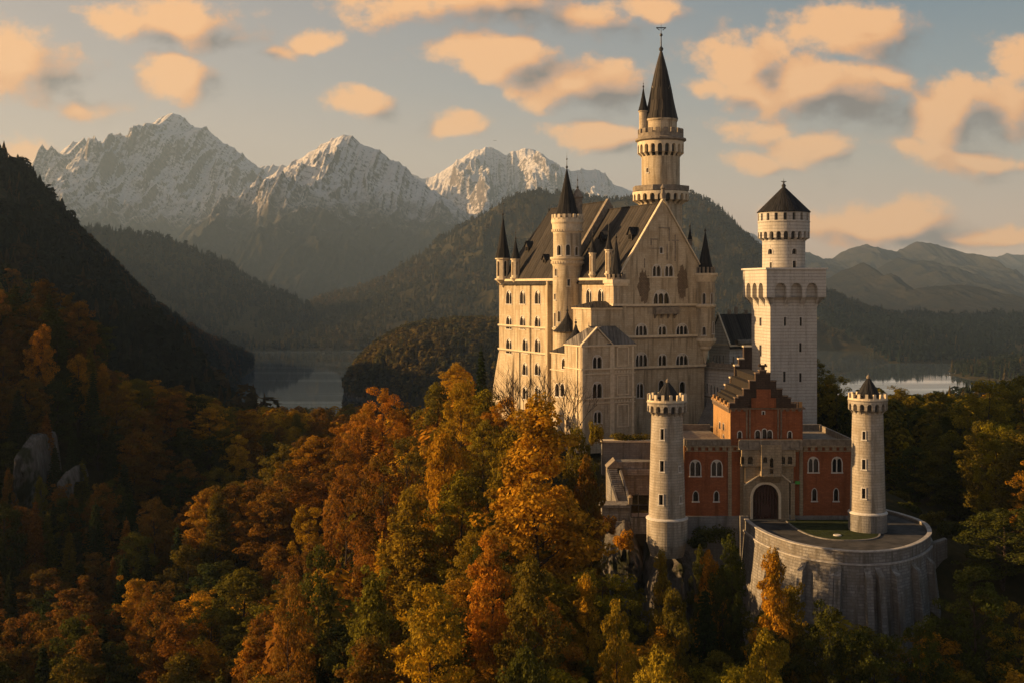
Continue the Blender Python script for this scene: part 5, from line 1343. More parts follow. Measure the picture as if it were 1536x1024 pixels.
M3 = [(380,262),(395,249),(410,246),(430,250),(470,262),(560,270),(600,263),(615,262),(630,264),(645,267),(655,262),(665,254),(678,246),(690,241),(700,234),(710,228),(722,224),(735,221),(748,225),(760,231),(768,228),(775,226),(785,224),(795,222),(805,227),(815,232),(828,241),(840,249),(855,255),(870,254),(885,254),(898,257),(910,264),(920,273),(935,282),(950,291),(1000,300),(1060,322),(1200,380),(1300,420)]
ridge('snow_mountain', M3, 12500, 4200, -120, 760, 150, 'snowmt', .26, 420, 1500, 31, crestn=22, up=1.05)
ridge('snow_mountain', M1, 10500, 4300, -150, 900, 190, 'snowmt', .28, 430, 1500, 11, crestn=26, up=1.0)
ridge('snow_mountain', M2, 8600, 3700, -150, 700, 180, 'snowmt', .26, 360, 1300, 51, crestn=20, up=1.0)
ridge('distant_mountain', [(1380,400),(1440,384),(1460,387),(1480,385),(1495,386),(1510,380),(1525,383),(1540,382),(1570,378),(1640,386),(1800,395)], 14000, 2500, -150, 260, 60, 'hillmt', .25, 420, 1300, 61, crestn=7)
ridge('distant_mountain', [(1100,400),(1150,380),(1190,374),(1215,379),(1235,388),(1248,388),(1262,378),(1276,373),(1290,369),(1300,366),(1312,370),(1330,375),(1345,377),(1360,369),(1375,362),(1388,364),(1400,367),(1415,369),(1430,373),(1445,382),(1460,391),(1480,404),(1500,416),(1530,428),(1570,440),(1640,455)], 10000, 3000, -150, 420, 110, 'hillmt', .26, 360, 1200, 71, crestn=6)
ridge('distant_mountain', [(1260,450),(1290,425),(1310,408),(1330,395),(1347,386),(1358,389),(1372,392),(1385,391),(1400,392),(1420,399),(1450,414),(1480,428),(1510,438),(1560,452),(1620,462)], 8000, 2200, -150, 300, 90, 'hillmt', .22, 300, 900, 81, crestn=4)
ridge('distant_mountain', [(1130,470),(1180,450),(1220,430),(1245,417),(1262,407),(1278,401),(1288,397),(1296,395),(1304,399),(1312,407),(1322,420),(1332,432),(1350,440),(1375,447),(1400,458),(1440,470)], 6400, 1600, -150, 300, 90, 'hillmt', .2, 220, 700, 91, crestn=4)
ridge('distant_mountain', [(1290,470),(1330,455),(1352,442),(1375,433),(1400,429),(1425,427),(1445,428),(1470,431),(1490,437),(1515,448),(1540,458),(1600,470)], 5600, 1300, -150, 260, 90, 'hillmt', .2, 220, 700, 95, crestn=3)
HILLS = []
HILLS.append(ridge('hill', [(-40,310),(40,318),(90,330),(130,337),(160,338),(180,340),(210,344),(240,350),(270,359),(300,372),(325,384),(350,398),(375,413),(400,428),(420,434),(438,440),(452,447),(466,458),(480,468),(500,476),(540,484),(580,490),(640,502),(720,512),(840,522)], 3350, 660, -158, 360, 70, 'floor', .10, 130, 300, 101, tree=14, up=.8)+(3350, 7600, (.013,.020,.016), -.06))
HILLS.append(ridge('hill', [(430,480),(455,462),(475,448),(500,438),(520,434),(540,428),(560,421),(580,411),(600,399),(620,385),(650,362),(665,352),(680,342),(700,330),(720,320),(740,306),(755,298),(770,292),(785,288),(800,286),(820,285),(840,286),(870,291),(900,296),(940,294),(970,292),(1000,289),(1030,290),(1050,292),(1070,303),(1085,315),(1100,330),(1115,345),(1130,360),(1145,376),(1160,391),(1180,406),(1200,420),(1225,434),(1250,446),(1300,466),(1360,480)], 4100, 1350, -150, 480, 110, 'floor', .13, 240, 600, 111, tree=14, up=.85)+(4100, 17000, (.042,.040,.019), .14))
HILLS.append(ridge('hill', [(1150,436),(1200,440),(1240,448),(1265,455),(1285,462),(1310,466),(1335,469),(1360,468),(1385,466),(1410,470),(1435,473),(1460,472),(1490,468),(1520,470),(1560,466),(1620,462),(1700,460)], 3400, 1150, -160, 300, 80, 'floor', .12, 160, 400, 121, tree=14, up=.8)+(3400, 7600, (.012,.020,.017), -.06))

# ================================================================== TREES
def leaf_cloud(rs, centres, radii, n_each, size, drop=.3, flat=.6):
    """quads scattered through clumps; returns V, F, tint"""
    Vs = []; T = []
    for (c, r, tv) in zip(centres, radii, range(len(centres))):
        n = n_each[tv]
        d = rs.normal(size=(n, 3)); d /= np.linalg.norm(d, axis=1)[:, None]+1e-9
        rad = rs.uniform(.45, 1.0, n)**.5
        p = c+d*rad[:, None]*r
        nrm = d*.55+rs.normal(size=(n, 3))*.38; nrm[:, 2] = nrm[:, 2]+flat*.65
        nrm /= np.linalg.norm(nrm, axis=1)[:, None]
        a = np.cross(nrm, rs.normal(size=(n, 3))); a /= np.linalg.norm(a, axis=1)[:, None]+1e-9
        b = np.cross(nrm, a)
        s = size*rs.uniform(.55, 1.25, n)[:, None]; asp = rs.uniform(.55, .9, n)[:, None]
        Vs.append(np.stack([p-a*s, p-b*s*asp, p+a*s*.9, p+b*s*asp], 1))
        base = rs.uniform(.2, .8); g_ = rs.uniform(0, 1)
        t = np.stack([np.clip(base+rs.normal(size=n)*.22, 0, 1), np.clip(g_**1.6+rs.normal(size=n)*.12+.25*(1-rad), 0, 1), np.zeros(n), np.ones(n)], 1)
        T.append(t)
    V = np.concatenate(Vs).reshape(-1, 3); T = np.concatenate(T)
    Fc = np.arange(len(V)).reshape(-1, 4)
    return V, Fc, T
def crown_mesh(name, V, Fc, T, m='leaf'):
    me = bpy.data.meshes.new(name); rawmesh(me, V, Fc)
    at = me.attributes.new('tint', 'FLOAT_COLOR', 'FACE'); at.data.foreach_set('color', T.astype(np.float32).ravel())
    me.materials.append(M[m]); return me
def broadleaf(seed, kind, dense=1.0):
    """unit tree 20 m tall. kind 0 egg, 1 tall tiered, 2 round"""
    rs = np.random.RandomState(seed); H = 20.0
    cs, rr, nn = [], [], []
    n = {0: 46, 1: 60, 2: 42}[kind]
    limbs = []
    for i in range(n):
        t = (i+.5)/n; t = t**.85
        zc = H*(.20+.76*t)
        if kind == 1: R_ = 5.0*(1-t)**.75*(.55+.45*min(1, t*5))+.5
        elif kind == 0: R_ = 5.2*math.sin(PI*min(1, (t*.86+.14)))**.7+.3
        else: R_ = 6.3*math.sqrt(max(0.02, 1-((t-.42)/.60)**2))
        a = i*2.39996+rs.uniform(-.5, .5); q = rs.uniform(.45, .95)
        r = rs.uniform(1.25, 2.1)*(1.0 if kind != 1 else .9)*(1-.35*t)
        rad = max(0, R_*q-r*.25)
        cs.append(np.array([cos(a)*rad, sin(a)*rad, zc+rs.uniform(-.6, .6)-.08*rad])); rr.append(np.array([r*1.15, r*1.15, r*.72])); nn.append(int(350*dense*(r/1.6)**2))
        limbs.append((cs[-1], rad))
    # small outlying sprays make the outline uneven
    for i in range(int(n*1.5)):
        b = rs.randint(n); c = cs[b]; out = np.array([c[0], c[1], 0.0]); L = np.linalg.norm(out)+1e-6; out /= L
        r = rs.uniform(.45, .85); c2 = c+out*rr[b][0]*rs.uniform(.7, 1.15)+rs.normal(size=3)*.5
        if i % 5 == 0: c2 = c+np.array([0, 0, rr[b][2]*1.2])
        cs.append(c2); rr.append(np.array([r*1.3, r*1.3, r*.7])); nn.append(int(80*dense))
    V, Fc, T = leaf_cloud(rs, cs, rr, nn, .18, flat=.9)
    return V, Fc, T, limbs
def conifer(seed, dense=1.0):
    rs = np.random.RandomState(seed); H = 20.0; cs, rr, nn = [], [], []
    z = H*.10
    while z < H*.96:
        t = z/H; R_ = 3.6*(1-t)**.85+.12; n = max(3, int(9*(1-t)+3)); ph = rs.uniform(0, 6)
        for k in range(n):
            a = ph+2*PI*k/n+rs.uniform(-.2, .2); L = R_*rs.uniform(.75, 1.1)
            for j in range(1, 4):
                q = j/3; cs.append(np.array([cos(a)*L*q, sin(a)*L*q, z-.28*L*q*q])); rr.append(np.array([.55, .55, .22])*(1.1-.35*q)*(.6+.5*(1-t))); nn.append(int(24*dense))
        z += .62*(1.15-.4*t)
    cs.append(np.array([0, 0, H*.97])); rr.append(np.array([.12, .12, .7])); nn.append(20)
    V, Fc, T = leaf_cloud(rs, cs, rr, nn, .17, flat=.5)
    T[:, 1] *= .25
    return V, Fc, T, []
def trunk_mesh(seed, limbs, H=20, r=.34, lean=.3):
    rs = random.Random(seed); mb = MB(); pts = []; x = y = 0
    for k in range(9):
        t = k/8; pts.append((Vector((x, y, -1.5+t*(H*.9+1.5))), r*(1-t)**.8+.03)); x += rs.uniform(-lean, lean); y += rs.uniform(-lean, lean)
    for (p, a), (q, b_) in zip(pts, pts[1:]): mb.tube(p, q, a, b_, 7)
    for c, rad in limbs[::2]:
        zc = max(1.5, c[2]-rad*.55-.8); k = min(7.99, (zc+1.5)/(H*.9+1.5)*8); i = int(k); p = pts[i][0].lerp(pts[i+1][0], k-i)
        e = Vector(c); m_ = p.lerp(e, .5)+Vector((0, 0, -.3)); rr_ = pts[i][1]*.42
        mb.tube(p, m_, rr_, rr_*.65, 5); mb.tube(m_, e, rr_*.65, .02, 4)
    me_o = mb.build('trunk', 'bark'); me = me_o.data; bpy.data.objects.remove(me_o); return me
PROTO = {}
for k in range(4):
    V, Fc, T, L = broadleaf(100+k, 0); PROTO['egg', k] = (crown_mesh('crown', V, Fc, T), trunk_mesh(k, L))
for k in range(4):
    V, Fc, T, L = broadleaf(200+k, 1); PROTO['tiered', k] = (crown_mesh('crown', V, Fc, T), trunk_mesh(20+k, L))
for k in range(4):
    V, Fc, T, L = broadleaf(300+k, 2); PROTO['round', k] = (crown_mesh('crown', V, Fc, T), trunk_mesh(40+k, L))
for k in range(3):
    V, Fc, T, L = conifer(400+k); PROTO['conifer', k] = (crown_mesh('crown', V, Fc, T), trunk_mesh(60+k, [], 20, .26, .05))
HALF = {'egg': 5.8, 'tiered': 5.4, 'round': 6.8, 'conifer': 3.7}
HUE = {'orange': (.44, .20, .014), 'rust': (.25, .105, .014), 'gold': (.46, .245, .014), 'yellow-green': (.28, .20, .014), 'olive': (.145, .112, .013), 'green': (.058, .064, .011), 'dark green': (.026, .036, .011), 'brown': (.19, .085, .014)}
def place_tree(x, y, zg, h, half, kind, hue, label, group=None, rot=None, rd=random):
    k = rd.randrange(3 if kind == 'conifer' else 4); cm, tm = PROTO[kind, k]
    e = bpy.data.objects.new({'conifer': 'conifer_tree'}.get(kind, 'broadleaf_tree'), None); COL.objects.link(e)
    e.location = (x, y, zg); s = h/20; sh = half/HALF[kind]
    e.rotation_euler = (0, 0, rd.uniform(0, 6.28)); e.scale = (sh, sh, s); tag(e, label, 'tree', group)
    c = bpy.data.objects.new('crown', cm); c.parent = e; COL.objects.link(c)
    b = HUE[hue]; f = rd.uniform(.8, 1.2); c.color = (b[0]*f, b[1]*f*rd.uniform(.88, 1.12), b[2]*f, 1)
    t = bpy.data.objects.new('trunk', tm); t.parent = e; COL.objects.link(t)
    return e
def on_ray(px, py, Y, H=None):
    """ground spot below the photo position at distance Y, and the tree height that reaches it"""
    x = (px-768)/F*Y; zt = (430-py)/F*Y; zg = float(ground(np.array([x]), np.array([float(Y)]))[0]); return x, zg, zt-zg
# (column, top row, crown half width in photo px, distance, kind, hue, label)
HERO = [
 (808, 588, 98, 152, 'tiered', 'orange', 'tallest tree of the slope, broad orange crown right in front of the annex'),
 (868, 636, 42, 163, 'egg', 'olive', 'olive broadleaf tree just right of the tallest orange tree'),
 (880, 680, 34, 160, 'egg', 'rust', 'rust-red broadleaf tree beside the terrace walls left of the gate tower'),
 (765, 640, 50, 158, 'tiered', 'yellow-green', 'yellow-green tree tucked against the left side of the tallest orange tree'),
 (727, 585, 44, 226, 'tiered', 'yellow-green', 'tall yellow-green tree whose top reaches the far foot of the palace'),
 (760, 592, 34, 219, 'egg', 'gold', 'golden tree at the foot of the sunlit palace wall, above the yellow-green one'),
 (722, 517, 22, 236, 'conifer', 'dark green', 'dark spruce rising just left of the far palace corner'),
 (690, 570, 40, 215, 'egg', 'gold', 'golden broadleaf tree left of the spruce near the far palace corner'),
 (655, 572, 36, 235, 'egg', 'olive', 'olive tree between the big orange round tree and the palace'),
 (575, 578, 46, 240, 'round', 'orange', 'large round orange tree at the tip of the lake shore'),
 (545, 618, 44, 232, 'round', 'orange', 'spreading orange tree below the round orange one near the lake'),
 (690, 705, 62, 160, 'egg', 'yellow-green', 'broad yellow-green tree halfway down the lit slope below the palace'),
 (612, 738, 62, 158, 'tiered', 'yellow-green', 'golden-green tree with visible dark stems, low on the lit slope'),
 (665, 640, 50, 163, 'egg', 'gold', 'leaning golden tree above the broad yellow-green one'),
 (570, 680, 56, 172, 'round', 'rust', 'rust-tipped broad tree left of the lit slope'),
 (520, 700, 50, 200, 'round', 'rust', 'dull rust tree in the shade left of the lit slope'),
 (610, 655, 48, 205, 'round', 'olive', 'rounded olive tree below the big orange tree by the lake'),
 (648, 872, 68, 118, 'egg', 'gold', 'gold-topped tree in the bottom middle of the wood, nearest but one'),
 (560, 860, 60, 125, 'tiered', 'olive', 'olive tree at the shadow edge in the lower middle'),
 (478, 818, 52, 140, 'round', 'green', 'dark green round tree at the lower edge of the sunlit part'),
 (438, 875, 46, 132, 'round', 'rust', 'reddish tree in deep shade beside the dark green round tree'),
 (735, 790, 56, 135, 'tiered', 'orange', 'amber tree directly below the tallest orange tree, to its left'),
 (795, 830, 60, 128, 'egg', 'olive', 'shaded olive tree under the tallest orange tree'),
 (790, 962, 62, 104, 'egg', 'green', 'green tree at the very bottom edge, below the tallest tree'),
 (880, 858, 34, 140, 'tiered', 'gold', 'slim gold tree at the foot of the cliff'),
 (925, 905, 50, 118, 'round', 'yellow-green', 'yellow-green tree low in front of the cliff'),
 (985, 958, 62, 106, 'egg', 'yellow-green', 'large yellow-green tree at the bottom edge below the gate tower'),
 (993, 820, 24, 150, 'tiered', 'yellow-green', 'narrow pointed tree under the foot of the cliffside gate tower'),
 (1012, 880, 40, 138, 'egg', 'olive', 'olive tree below the narrow pointed tree'),
 (1066, 822, 28, 158, 'egg', 'orange', 'bright orange small tree between the gate tower and the bastion'),
 (1082, 842, 30, 154, 'egg', 'green', 'dark green tree right behind the bright orange small one'),
 (1098, 800, 26, 170, 'egg', 'green', 'dark shrubby tree against the gatehouse plinth'),
 (1050, 812, 20, 172, 'egg', 'green', 'dark tree just right of the foot of the cliffside gate tower'),
 (1160, 818, 40, 141, 'tiered', 'gold', 'sunlit golden tree in front of the left part of the bastion'),
 (1186, 870, 36, 143, 'tiered', 'yellow-green', 'yellow-green tree leaning on the golden tree before the bastion'),
 (1150, 935, 50, 118, 'egg', 'yellow-green', 'yellow-green tree below the golden one, at the bottom of the picture'),
 (1240, 905, 60, 138, 'round', 'green', 'dark green tree at the foot of the bastion, left part'),
 (1310, 935, 60, 136, 'round', 'green', 'dark green tree at the foot of the bastion, middle part'),
 (1385, 930, 50, 140, 'round', 'green', 'dark green tree at the foot of the bastion, right part'),
 (1245, 572, 30, 300, 'egg', 'olive', 'olive tree between the square tower and the terrace gate tower'),
 (1350, 580, 42, 285, 'egg', 'olive', 'olive tree just right of the cap of the terrace gate tower'),
 (1410, 588, 46, 270, 'round', 'olive', 'olive round tree on the right, second from the terrace gate tower'),
 (1478, 570, 60, 250, 'round', 'yellow-green', 'largest yellowish tree on the right slope'),
 (1530, 560, 50, 270, 'egg', 'olive', 'olive tree cut by the right picture edge, below the lake'),
 (1500, 640, 62, 215, 'egg', 'yellow-green', 'tall yellowish tree against the right picture edge'),
 (1425, 650, 52, 225, 'egg', 'olive', 'olive tree in the middle of the right wood'),
 (1372, 668, 40, 235, 'egg', 'green', 'dark green tree right of the terrace gate tower'),
 (1505, 760, 70, 170, 'round', 'green', 'shaded green tree low on the right edge'),
 (1460, 850, 70, 150, 'round', 'green', 'shaded green tree right of the bastion'),
 (20, 428, 34, 300, 'conifer', 'olive', 'brownish spruce at the left edge on the skyline of the wood'),
 (45, 452, 34, 295, 'egg', 'brown', 'brown tree beside the spruce at the left edge'),
 (85, 468, 30, 285, 'conifer', 'green', 'green spruce right of the brown tree at the left edge'),
 (62, 486, 26, 278, 'egg', 'orange', 'dull orange tree in front of the left spruces'),
 (135, 515, 24, 290, 'conifer', 'olive', 'slim spruce above the small orange tree on the left slope'),
 (118, 528, 22, 283, 'egg', 'orange', 'orange crowned tree left of the slim spruce'),
 (155, 545, 20, 288, 'tiered', 'orange', 'slender orange tree on the left slope'),
 (228, 570, 32, 300, 'round', 'orange', 'wide orange-brown tree in the row below the dark hillside'),
 (268, 578, 28, 310, 'round', 'brown', 'brown tree right of the wide orange-brown one'),
 (12, 700, 14, 240, 'egg', 'brown', 'small brown tree against the outer edge of the pale cliff'),
 (60, 712, 14, 240, 'egg', 'olive', 'small olive tree on the inner edge of the pale cliff'),
 (45, 772, 16, 238, 'round', 'brown', 'low brown tree hiding the foot of the pale cliff'),
 (22, 780, 15, 238, 'egg', 'green', 'low green tree at the foot of the pale cliff'),
 (108, 738, 12, 238, 'egg', 'brown', 'small brown tree beside the smaller pale rock face'),
 (80, 750, 13, 238, 'conifer', 'dark green', 'small spruce between the two pale rock faces'),
 (95, 764, 13, 236, 'egg', 'olive', 'low olive tree under the smaller pale rock face'),
 (40, 565, 34, 266, 'egg', 'brown', 'rusty tree low at the left edge, above the pale cliff'),
]
# two nearly leafless trees before the sunlit wall
def bare_tree(px, ytop, Y, H, seed, label):
    x = (px-768)/F*Y; zt = (430-ytop)/F*Y; rs = random.Random(seed)
    e = empty('bare_tree', (x, Y, zt-H), label, 'tree')
    mt, ms = MB(), MB()
    def grow(p, d, L, r, lev):
        q = p+d*L
        (mt if lev < 2 else ms).tube(p, q, r, r*.72, 6 if lev < 2 else 4)
        if lev >= 6 or L < .35: return
        n = 2 if lev < 1 else rs.choice((2, 3, 3))
        for k in range(n):
            dd = (d+Vector((rs.uniform(-.65, .65), rs.uniform(-.65, .65), rs.uniform(-.05, .5)))).normalized()
            grow(q-d*L*rs.uniform(0, .35), dd, L*rs.uniform(.66, .86), r*.66, lev+1)
    grow(Vector((x, Y, zt-H)), Vector((.03, 0, 1)).normalized(), H*.34, .26, 0)
    mt.build('trunk', 'bark', e); ms.build('twigs', 'bark', e)
bare_tree(783, 548, 206, 22, 4, 'nearly leafless tree before the sunlit palace wall')
bare_tree(857, 545, 196, 24, 9, 'leafless thin tree before the low sunlit wing')
HB = []
rdh = random.Random(5)
for px, py, hw_, Y_, kind, hue, lab in HERO:
    x, zg, h = on_ray(px, py, Y_)
    print('HERO', px, py, round(zg, 1), round(h, 1))
    h = max(6, h); place_tree(x, Y_, zg, h*1.0, hw_/F*Y_, kind, hue, lab, rd=rdh); HB.append((x, Y_, hw_/F*Y_))
HB = np.array(HB)
# the rest of the near wood: candidate spots, then the ones that show most become trees of their own
rs = np.random.RandomState(12)
def region_hue(x, y, px, n, rs):
    """autumn colours by part of the wood"""
    mixn = fbm(x/40, y/40, 3, 77); out = []
    u = rs.uniform(size=len(x))
    for i in range(len(x)):
        v = u[i]*.75+mixn[i]*.45-.1
        if px[i] < 180: L = ['dark green', 'dark green', 'green', 'brown', 'brown', 'olive']
        elif px[i] < 620: L = ['dark green', 'olive', 'brown', 'gold', 'rust', 'orange']
        elif px[i] < 1000: L = ['green', 'olive', 'yellow-green', 'gold', 'orange', 'orange']
        elif px[i] < 1300: L = ['dark green', 'green', 'olive', 'olive', 'yellow-green', 'gold']
        else: L = ['green', 'green', 'olive', 'olive', 'yellow-green', 'gold']
        out.append(L[int(np.clip(v, 0, .999)*6)])
    return out
cand = []
sp0 = 7.2
for row, y in enumerate(np.arange(64, 640, sp0)):
    half = y*.52+20; xs = np.arange(-half, half, sp0*(1 if y < 420 else 1.25))
    for x in xs: cand.append((x+rs.uniform(-2.6, 2.6), y+rs.uniform(-2.6, 2.6)))
cand = np.array(cand); x, y = cand.T; zg = ground(x, y)
# keep clear of the castle rock
pu = (x-19.66)*cos(TH)+(y-225)*sin(TH); pv = -(x-19.66)*sin(TH)+(y-225)*cos(TH)
bad = (pu > -16) & (pu < 28) & (pv > -14) & (pv < 66)
bad |= (x > 14) & (x < 74) & (y > 153) & (y < 262)
bad |= (x > 6) & (x < 40) & (y > 178) & (y < 240)
bad |= (x > 60) & (x < 77) & (y > 160) & (y < 204)
bad |= np.hypot(x-49, y-175) < 25
bad |= (y < 100) & (np.abs(x) > 200)
for hx, hy, hr in HB: bad |= np.hypot(x-hx, y-hy) < hr*.75
# rock faces on the left stay open
bad |= (x > -107) & (x < -99) & (y > 232) & (y < 247)
ok = ~bad; x, y, zg = x[ok], y[ok], zg[ok]
px = 768+F*x/y
hh = rs.uniform(13, 20, len(x)); hh = np.where(px < 620, hh*1.02, hh)
# the crest of wood in front of the lake stays just below the water line
lim = np.where((px > 330) & (px < 520), 606, np.where((px > 150) & (px <= 330), np.interp(px, [150, 200, 240, 330], [540, 562, 575, 594]), np.where((px <= 640) & (px >= 520), 600, np.where(px > 1330, 585, 400))))
tp = (430-lim)/F*y
over = (zg+hh > tp) & (px > 150)
hh = np.where(over, np.maximum(6, tp-zg-rs.uniform(0, 2, len(x))), hh); okk = (zg+hh <= tp+3) | ~over
# nothing may stand up in front of the palace, gatehouse and bastion
lim2 = np.interp(px, [640, 700, 760, 860, 905, 975, 1030, 1110, 1200, 1260, 1330, 1400, 1425, 1470], [600, 600, 620, 670, 800, 880, 870, 870, 890, 920, 945, 930, 720, 600])
zt2 = (430-lim2)/F*y; o2 = (px > 640) & (px < 1470) & (y < 245) & (zg+hh > zt2)
hh = np.where(o2, zt2-zg, hh); sh_ = -41+.26*(24-x)-1.5; o3 = (y > 172) & (y < 207) & (x > -95) & (x < 22) & (zg+hh > sh_); hh = np.where(o3, sh_-zg, hh)
okk &= hh > 9
x, y, zg, hh, px = x[okk], y[okk], zg[okk], hh[okk], px[okk]
con = (rs.uniform(size=len(x)) < np.where(px < 200, .55, np.where(y > 400, .45, .12)))
half = np.where(con, rs.uniform(2.5, 3.6, len(x)), rs.uniform(3.6, 5.6, len(x)))
hue = region_hue(x, y, px, len(x), rs)
hue = [('dark green' if h_ in ('rust', 'orange', 'gold', 'brown') and rs.rand() < .6 else h_) if c_ else h_ for h_, c_ in zip(hue, con)]
# visible share on a coarse picture grid, nearest first
sc = 1/5.0; GW, GH = int(1536*sc), int(1024*sc); seen = np.zeros((GH, GW), bool); vis = np.zeros(len(x))
def stamp(cx, ytop, ybot, w, ref=None):
    x0, x1 = int((cx-w)*sc), int((cx+w)*sc)+1; y0, y1 = int(ytop*sc), int(ybot*sc)+1
    x0, x1, y0, y1 = max(0, x0), min(GW, x1), max(0, y0), min(GH, y1)
    if x1 <= x0 or y1 <= y0: return 0
    sub = seen[y0:y1, x0:x1]; n = int((~sub).sum()); sub[:] = True; return n
items = [(y[i], 0, i) for i in range(len(x))]+[(h[1], 1, j) for j, h in enumerate(HB)]
items += [(185, 2, 0), (225, 2, 1)]
for Yv, ty, i in sorted(items):
    if ty == 0: vis[i] = stamp(px[i], 430-(zg[i]+hh[i])/y[i]*F, 430-(zg[i]+hh[i]*.25)/y[i]*F, half[i]*.75/y[i]*F)
    elif ty == 1:
        p = HERO[i]; stamp(p[0], p[1], p[1]+p[2]*2.2, p[2]*.7)
    elif i == 0: stamp(1178, 560, 930, 215)
    else: stamp(880, 320, 650, 140)
order = np.argsort(-vis); NT_ = 300-len(HERO)-6
pick = [i for i in order[:NT_] if vis[i] > 0]
kinds = {}
CN = {'orange': 'orange', 'rust': 'rust-red', 'gold': 'golden', 'yellow-green': 'yellow-green', 'olive': 'olive', 'green': 'green', 'dark green': 'dark green', 'brown': 'brown'}
def where(px, py, Y):
    if px < 180: return 'on the shaded slope around the pale cliff' if py < 700 else 'in the darkest hollow under the pale cliff'
    if px < 380: return 'in the valley wood below the dark hillside' if py < 720 else 'deep in the shade below the valley wood'
    if px < 560: return 'in the wood in front of the lake' if py < 720 else 'in the shaded wood beside the sunlit slope'
    if px < 760: return 'on the sunlit slope below the far palace corner' if py < 780 else 'at the bottom of the sunlit slope'
    if px < 980: return 'beneath the tallest orange tree and the cliff'
    if px < 1230: return 'below the gatehouse and the golden tree'
    if px < 1400: return 'around the foot of the bastion'
    return 'in the wood behind the terrace gate tower' if py < 760 else 'in the dark wood beyond the bastion'
used = {}
rdt = random.Random(9)
for i in pick:
    ptop = 430-(zg[i]+hh[i])/y[i]*F
    kind = 'conifer' if con[i] else rdt.choice(('egg', 'egg', 'round', 'tiered', 'round'))
    form = {'conifer': 'conifer', 'egg': 'broadleaf tree', 'round': 'round-headed tree', 'tiered': 'pointed tree'}[kind]
    big = 'small' if hh[i] < 10.5 else ('tall' if hh[i] > 17 else 'middling')
    lab = f"{big} {CN[hue[i]]} {form} {where(px[i], ptop, y[i])}"
    place_tree(x[i], y[i], zg[i]-.4, hh[i], half[i]*1.12, kind, hue[i], lab, lab.replace('tree', 'trees') if 'tree' in lab else lab+'s', rd=rdt)
# everything else: simpler trees merged into woodland masses
def far_tree_proto(kind, seed, lod):
    rs = np.random.RandomState(seed); tris = []
    if kind == 0 and lod == 2:
        for j in range(420):
            zz = rs.uniform(.06, .98)**1.15; a = rs.uniform(0, 6.283); rr = (.17*(1-zz)+.01)*rs.uniform(.45, 1.1); c = np.array([cos(a)*rr, sin(a)*rr, zz])
            u = np.array([cos(a), sin(a), -.35]); v = np.array([-sin(a), cos(a), rs.uniform(-.4, .4)]); s = .030*rs.uniform(.6, 1.3)*(1.2-.5*zz)
            tris.append([c-v*s*.7, c+v*s*.7, c+u*s*1.5])
    elif kind == 0:
        tiers = 6 if lod else 4; n = 7 if lod else 5
        for k in range(tiers):
            z0 = k/tiers*.86+.04; z1 = min(1.0, z0+1.5/tiers+.06); r = .17*(1-z0)+.012; ph = rs.uniform(0, 6)
            for j in range(n):
                a, b = ph+2*PI*j/n, ph+2*PI*(j+1)/n; ra, rb = r*rs.uniform(.65, 1.25), r*rs.uniform(.65, 1.25)
                tris.append([(cos(a)*ra, sin(a)*ra, z0+rs.uniform(-.03, .02)), (cos(b)*rb, sin(b)*rb, z0+rs.uniform(-.03, .02)), (0, 0, z1)])
    else:
        n = 380 if lod == 2 else (70 if lod else 26)
        sz = .034 if lod == 2 else (.10 if lod else .17)
        for j in range(n):
            d = rs.normal(size=3); d /= np.linalg.norm(d); c = np.array([d[0]*.24, d[1]*.24, .58+d[2]*.38])*1.0
            c[:2] *= (1.15-.35*c[2])
            nn_ = d+rs.normal(size=3)*.35; nn_[2] += .5; nn_ /= np.linalg.norm(nn_); a = np.cross(nn_, rs.normal(size=3)); a /= np.linalg.norm(a); b = np.cross(nn_, a); s = sz*rs.uniform(.7, 1.3)
            tris.append([c-a*s-b*s*.6, c+a*s-b*s*.6, c+b*s*1.1])
    return np.array(tris)
def woodland(name, x, y, z, h, kind, col, lod, label, wide=1.0):
    rs = np.random.RandomState(len(x)); VV, CC = [], []
    for kd in (0, 1):
        for v in range(6):
            sel = np.where((kind == kd) & (np.arange(len(x)) % 6 == v))[0]
            if not len(sel): continue
            P = far_tree_proto(kd, v+kd*10, lod); th = rs.uniform(0, 6.28, len(sel)); c, s = np.cos(th), np.sin(th); hs = h[sel]; w = hs*rs.uniform(.85, 1.25, len(sel))*wide
            A = P[None]; Xr = (A[..., 0]*c[:, None, None]-A[..., 1]*s[:, None, None])*w[:, None, None]+x[sel][:, None, None]
            Yr = (A[..., 0]*s[:, None, None]+A[..., 1]*c[:, None, None])*w[:, None, None]+y[sel][:, None, None]; Zr = A[..., 2]*hs[:, None, None]+z[sel][:, None, None]
            VV.append(np.stack([Xr, Yr, Zr], -1).reshape(-1, 3)); nf = P.shape[0]
            cc = np.repeat(col[sel], nf, 0)*rs.uniform(.6, 1.4, (len(sel)*nf, 1)); CC.append(np.concatenate([cc, np.ones((len(cc), 1))], 1))
    V = np.concatenate(VV); C = np.concatenate(CC); me = bpy.data.meshes.new(name); rawmesh(me, V, np.arange(len(V)).reshape(-1, 3))
    at = me.attributes.new('leafcol', 'FLOAT_COLOR', 'FACE'); at.data.foreach_set('color', C.astype(np.float32).ravel())
    t = me.attributes.new('tint', 'FLOAT_COLOR', 'FACE'); t.data.foreach_set('color', np.tile(np.array([.5, 0, 0, 1], np.float32), len(C)))
    me.materials.append(M['leafm']); o = bpy.data.objects.new(name, me); COL.objects.link(o); tag(o, label, 'wood', None, 'stuff'); return o
rest = np.array([i for i in range(len(x)) if i not in set(pick)])
colr = np.array([HUE[hue[i]] for i in rest])
woodland('woodland', x[rest], y[rest], zg[rest], hh[rest], np.where(con[rest], 0, 1), colr*.9, 2, 'mixed autumn wood filling the slopes between the nearer trees', 1.0)
